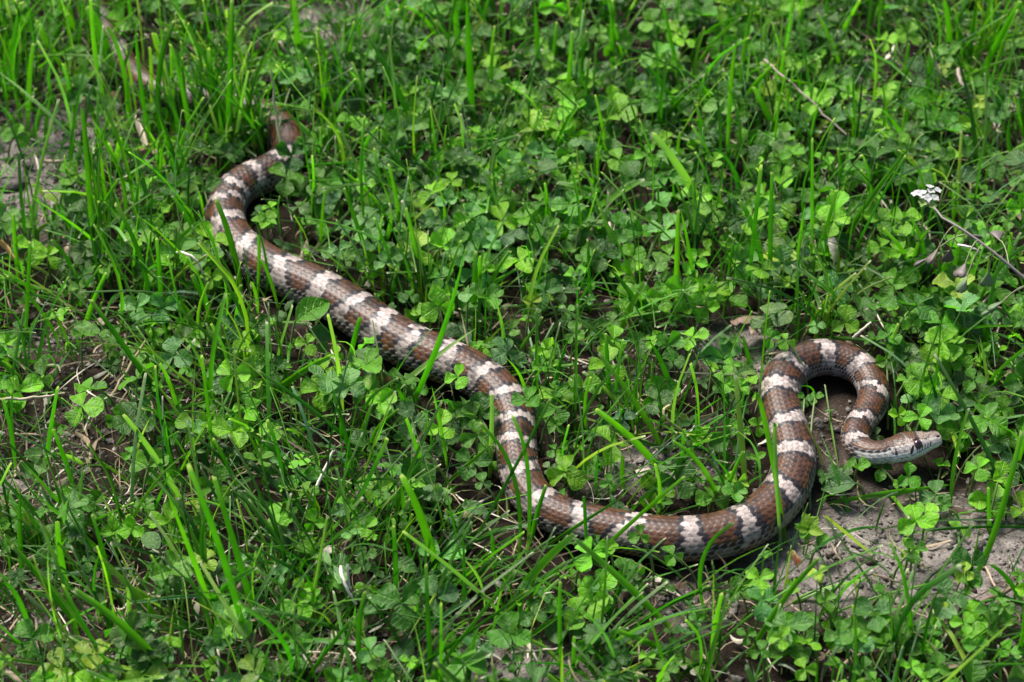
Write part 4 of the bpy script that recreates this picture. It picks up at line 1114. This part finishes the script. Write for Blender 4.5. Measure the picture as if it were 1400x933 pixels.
def lawn_grass():
    rng = np.random.default_rng(21)
    tufts = samples(2000, gdens, 31)
    roots = []
    for p in tufts:
        k = 1 + rng.poisson(2.4); taz = rng.uniform(0, 6.28)
        for _ in range(k):
            r = p + np.array([rng.normal(0, .0030), rng.normal(0, .0030), 0])
            roots.append((r, taz + rng.normal(0, 1.0), False))
    for p in samples(6800, lambda q, b, P: gdens(q, b, P) * 0.5 + 0.3 * (1 - b), 36): roots.append((p, rng.uniform(0, 6.28), True))
    # the grass that hides the tail
    tl = S3[SS3 < 0.235]
    bend = S3[(SS3 > 0.155) & (SS3 < 0.225)]
    for kq in range(125):
        c = tl[rng.integers(0, len(tl))] if kq < 60 else bend[rng.integers(0, len(bend))]
        roots.append((np.array([c[0] + rng.normal(0, .004), c[1] - rng.uniform(0.010, 0.035), -0.003]), rng.uniform(0, 6.28), 2))
    bt = Batch(); big = []
    for p, az, fine in roots:
        q = proj(p)
        tall = 1.3 if (q[0] < 420 and q[1] < 330) else 1.0
        if fine is True:
            L = rng.uniform(0.012, 0.062); W = rng.uniform(0.0005, 0.0012); lean = rng.uniform(0.3, 1.5)
        else:
            L = min(tall * rng.gamma(4.5, 0.0085) + 0.008, 0.085)
            W = rng.uniform(0.0008, 0.0022) * (1 if rng.random() < 0.85 else 1.6)
            lean = abs(rng.normal(0, 0.62))
            if rng.random() < 0.2: lean = rng.uniform(0.9, 1.45)
            if fine == 2: L = rng.uniform(0.03, 0.06); lean = abs(rng.normal(0, 0.3))
        if fine != 2:
            wl = float(blob(q, 170, 800, 260, 170)); wc = float(blob(q, 680, 830, 260, 120))
            if rng.random() < 0.75 * wl: az = rng.normal(2.5, 0.4); lean = max(lean, rng.uniform(0.4, 1.1))
            elif rng.random() < 0.8 * wc: az = rng.normal(0.5, 0.35); lean = max(lean, rng.uniform(0.5, 1.2)); L *= 1.15
        d = np.array([math.cos(az), math.sin(az), 0.0])
        up = np.array([0, 0, 1.0])
        tip = p + L * (math.sin(lean) * d + math.cos(lean) * up)
        bow = rng.uniform(0.0, 0.26 if fine is True else 0.14) * L
        mid = 0.5 * (p + tip) + bow * (up * math.sin(lean) - d * math.cos(lean)) + rng.normal(0, 0.02, 3) * L
        tip[2] = max(tip[2], 0.003)
        cut = rng.random() < 0.62 and L > 0.02
        P = curve_pts(p, mid, tip, 8, cut)
        if in_snake(P[1:], 0.0004): continue
        if fine != 2 and not keep_view(P, rng): continue
        pn = vnoise(p[0] * 17 + 3, p[1] * 17, 41)
        pr = np.array([0.27, 0.36, 0.19, 0.09, 0.05, 0.04]); pr[0] *= 2.2 * (1 - pn); pr[2] *= 2.2 * pn; pr /= pr.sum()
        tone = rng.choice(['d', 'm', 'b', 'g', 'p', 'y'], p=pr)
        col = np.array(TONES[tone][0]) * rng.uniform(0.7, 1.35) * np.array([rng.uniform(0.8, 1.25), 1, rng.uniform(0.8, 1.3)])
        S0 = unit(np.array([-d[1], d[0], 0]) + 0.6 * rng.normal(0, 1, 3))
        tw = rng.uniform(-0.8, 0.8)
        V, F, U = blade_geo(P, W, S0, (tw, tw + rng.uniform(-1.2, 1.2)), rng.uniform(0.10, 0.55), cut, 0, rng)
        if len(big) < 300 - n_traced and W > 0.0019 and L > 0.045 and 0 < q[0] < 1400 and 0 < q[1] < 920:
            qt = proj(P[-1])
            o = link('grass_blade', mesh_np('grass_blade', V - p, F, U, np.broadcast_to(col, (len(V), 3))), M_GRASS, None, tuple(p))
            tag(o, 'x', 'grass blade', 'single grass blades standing out of the lawn'); big.append(o)
            w = W / px_size(p); size = 'broad ' if w >= 9 else ('thin ' if w <= 5 else '')
            NAMED.append((o, f'{size}{TONES[tone][1]} grass blade {lean_word(q, qt)}', zone(q[0], q[1]), q[0], q[1]))
        else:
            bt.add(V, F, U, col)
    o = link('grass', bt.mesh('grass'), M_GRASS); tag(o, 'short mown green grass filling the lawn between the clover', 'grass', kind='stuff')
lawn_grass()

def lawn_clover():
    rng = np.random.default_rng(22)
    roots = samples(2600, cdens, 32)
    bt = Batch(); st = Batch(); k = 0
    for p in roots:
        h = rng.uniform(0.005, 0.024)
        size = np.clip(rng.gamma(6.0, 0.00130), 0.0028, 0.0125)
        C = np.array([p[0], p[1], h])
        pn = vnoise(p[0] * 21 + 9, p[1] * 21, 43); pz = vnoise(p[0] * 15, p[1] * 15 + 4, 44)
        size = float(np.clip(size * (0.7 + 0.70 * pz), 0.0026, 0.0105))
        pr = np.array([0.20, 0.32, 0.20, 0.12, 0.12, 0.04]); pr[0] *= 3 * pn**1.5; pr[2] *= 2 * (1 - pn); pr[3] *= 2 * (1 - pn); pr /= pr.sum()
        tone = rng.choice(['b', 'm', 'd', 'g', 'v', 'y'], p=pr)
        mats, stalk, nrm = clover_layout(C, size, rng)
        probe = np.array([M[:3, 3] + f * M[:3, 1] for M in mats for f in (0.1, 0.6, 1.0)])
        if in_snake(probe, 0.0005) or not keep_view(probe, rng): continue
        q = proj(C)
        if CLOVER_N < 300 and size > 0.0066 and 0 < q[0] < 1400 and 0 < q[1] < 920 and h > 0.012:
            add_clover(C, size, tone, rng, (q[0], q[1])); continue
        col = np.array(CT[tone][0]) * rng.uniform(0.75, 1.25) * np.array([rng.uniform(0.85, 1.2), 1, rng.uniform(0.8, 1.3)])
        for M in mats:
            i = rng.integers(0, 10)
            V, F, U = LEAF_VARS[i]
            U = U.copy(); U[:, 2] = rng.random()**1.5
            bt.add(V @ M[:3, :3].T + M[:3, 3], F, U, col * rng.uniform(0.9, 1.1))
        V, F, U = tube(stalk, 0.00045, 4); st.add(V, F, U, (0.12, 0.17, 0.05))
    tag(link('clover', bt.mesh('clover'), M_CLOVER), 'low carpet of small clover leaves under the taller plants', 'clover', kind='stuff')
    tag(link('clover_stalks', st.mesh('clover_stalks'), M_STEM), 'thin stalks of the low clover carpet', 'clover', kind='stuff')
lawn_clover()

def lawn_weeds():
    """small herbs with paired oval leaves, close to the ground"""
    rng = np.random.default_rng(23)
    roots = samples(1500, lambda q, b, P: np.full(len(P), 0.6) * (1 - 0.75 * b), 33)
    bt = Batch()
    for p in roots:
        h = rng.uniform(0.002, 0.014); n = rng.integers(2, 6)
        C = np.array([p[0], p[1], h]); size = rng.uniform(0.003, 0.0085)
        nrm = unit(np.array([rng.normal(0, .3), rng.normal(-.15, .3), 1])); az = rng.uniform(0, 6.28)
        mats = [leaf_matrix(C, nrm, az + k * 6.28 / n + rng.normal(0, .2), rng.normal(-0.1, 0.3), size * rng.uniform(.7, 1.1)) for k in range(n)]
        probe = np.array([M[:3, 3] + f * M[:3, 1] for M in mats for f in (0.2, 1.0)])
        if in_snake(probe, 0.0003) or not keep_view(probe, rng, 0.1): continue
        tone = rng.choice(['b', 'm', 'd', 'g', 'y'], p=[0.22, 0.3, 0.2, 0.23, 0.05])
        col = np.array(CT[tone][0]) * rng.uniform(0.75, 1.25)
        for M in mats:
            V, F, U = OVAL_VARS[rng.integers(0, 6)]
            bt.add(V @ M[:3, :3].T + M[:3, 3], F, U, col * rng.uniform(.9, 1.1))
        V, F, U = tube(np.array([p, 0.5 * (p + C) + rng.normal(0, .0006, 3), C]), 0.0004, 4)
        bt.add(V, F, U, col)
    tag(link('small_herbs', bt.mesh('small_herbs'), M_CLOVER), 'tiny oval-leaved herbs scattered close to the soil', 'herbs', kind='stuff')
lawn_weeds()

def thatch():
    rng = np.random.default_rng(24)
    roots = samples(8500, lambda q, b, P: 0.40 + 0.40 * b + 0.35 * blob(q, 350, 760, 480, 230) - 0.75 * np.clip(greyness(P[:, 0], P[:, 1]) * 1.3 - 0.3, 0, 1), 34)
    bt = Batch()
    for p in roots:
        L = rng.uniform(0.005, 0.045) * rng.uniform(0.4, 1); W = rng.uniform(0.00025, 0.0011)
        if rng.random() < 0.10: L *= 0.5; W = rng.uniform(0.0018, 0.0040)
        az = rng.uniform(0, 6.28); pit = abs(rng.normal(0, 0.18)) + (0.6 if rng.random() < 0.10 else 0)
        d = np.array([math.cos(az) * math.cos(pit), math.sin(az) * math.cos(pit), math.sin(pit)])
        a = p + np.array([0, 0, rng.uniform(0.0005, 0.009)]); c = a + d * L
        mid = 0.5 * (a + c) + rng.normal(0, 0.16, 3) * L * np.array([1, 1, 0.5])
        P = bezier3(a, mid, c, 6); P[:, 2] = np.maximum(P[:, 2], ground_z(P[:, 0], P[:, 1]) + 0.0004)
        if in_snake(P, 0.0002) or not keep_view(P, rng, 0.02): continue
        k = rng.random()
        col = np.array([0.34, 0.26, 0.17]) if k < 0.34 else (np.array([0.11, 0.075, 0.05]) if k < 0.72 else (np.array([0.60, 0.55, 0.44]) if k < 0.86 else np.array([0.16, 0.17, 0.06])))
        col = col * rng.uniform(0.7, 1.2)
        S0 = unit(np.array([-d[1], d[0], 0]) + 0.5 * rng.normal(0, 1, 3))
        V, F, U = blade_geo(P, W, S0, (rng.uniform(-.6, .6), rng.uniform(-.6, .6)), 0.15, False, 0, rng)
        bt.add(V, F, U, col)
    tag(link('dry_thatch', bt.mesh('dry_thatch'), M_STRAW), 'dry straw thatch and dead bits lying on the soil', 'thatch', kind='stuff')
thatch()

def crumbs():
    rng = np.random.default_rng(25)
    roots = samples(9000, lambda q, b, P: 0.03 + 0.9 * b**0.8, 35)
    bt = Batch()
    shapes = [lump(50 + i, 5, 6, 0.35) for i in range(8)]
    for p in roots:
        V, F = shapes[rng.integers(0, 8)]
        s = min(0.0028, 0.0003 + rng.exponential(0.00040))
        a = rng.uniform(0, 6.28); R = np.array([[math.cos(a), -math.sin(a), 0], [math.sin(a), math.cos(a), 0], [0, 0, 1]])
        V = (V * np.array([1.2, 0.9, 0.8]) * s) @ R.T + p + np.array([0, 0, 0.001 + 0.2 * s])
        k = rng.random()
        col = np.array([0.235, 0.208, 0.190]) if k < 0.92 else (np.array([0.08, 0.062, 0.052]) if k < 0.96 else np.array([0.40, 0.36, 0.34]))
        bt.add(V, F, np.zeros((len(V), 3)), col * rng.uniform(0.75, 1.2))
    tag(link('soil_crumbs', bt.mesh('soil_crumbs'), M_SOIL), 'loose crumbs of soil and grit on the bare patches', 'soil crumbs', kind='stuff')
crumbs()
settle_labels()
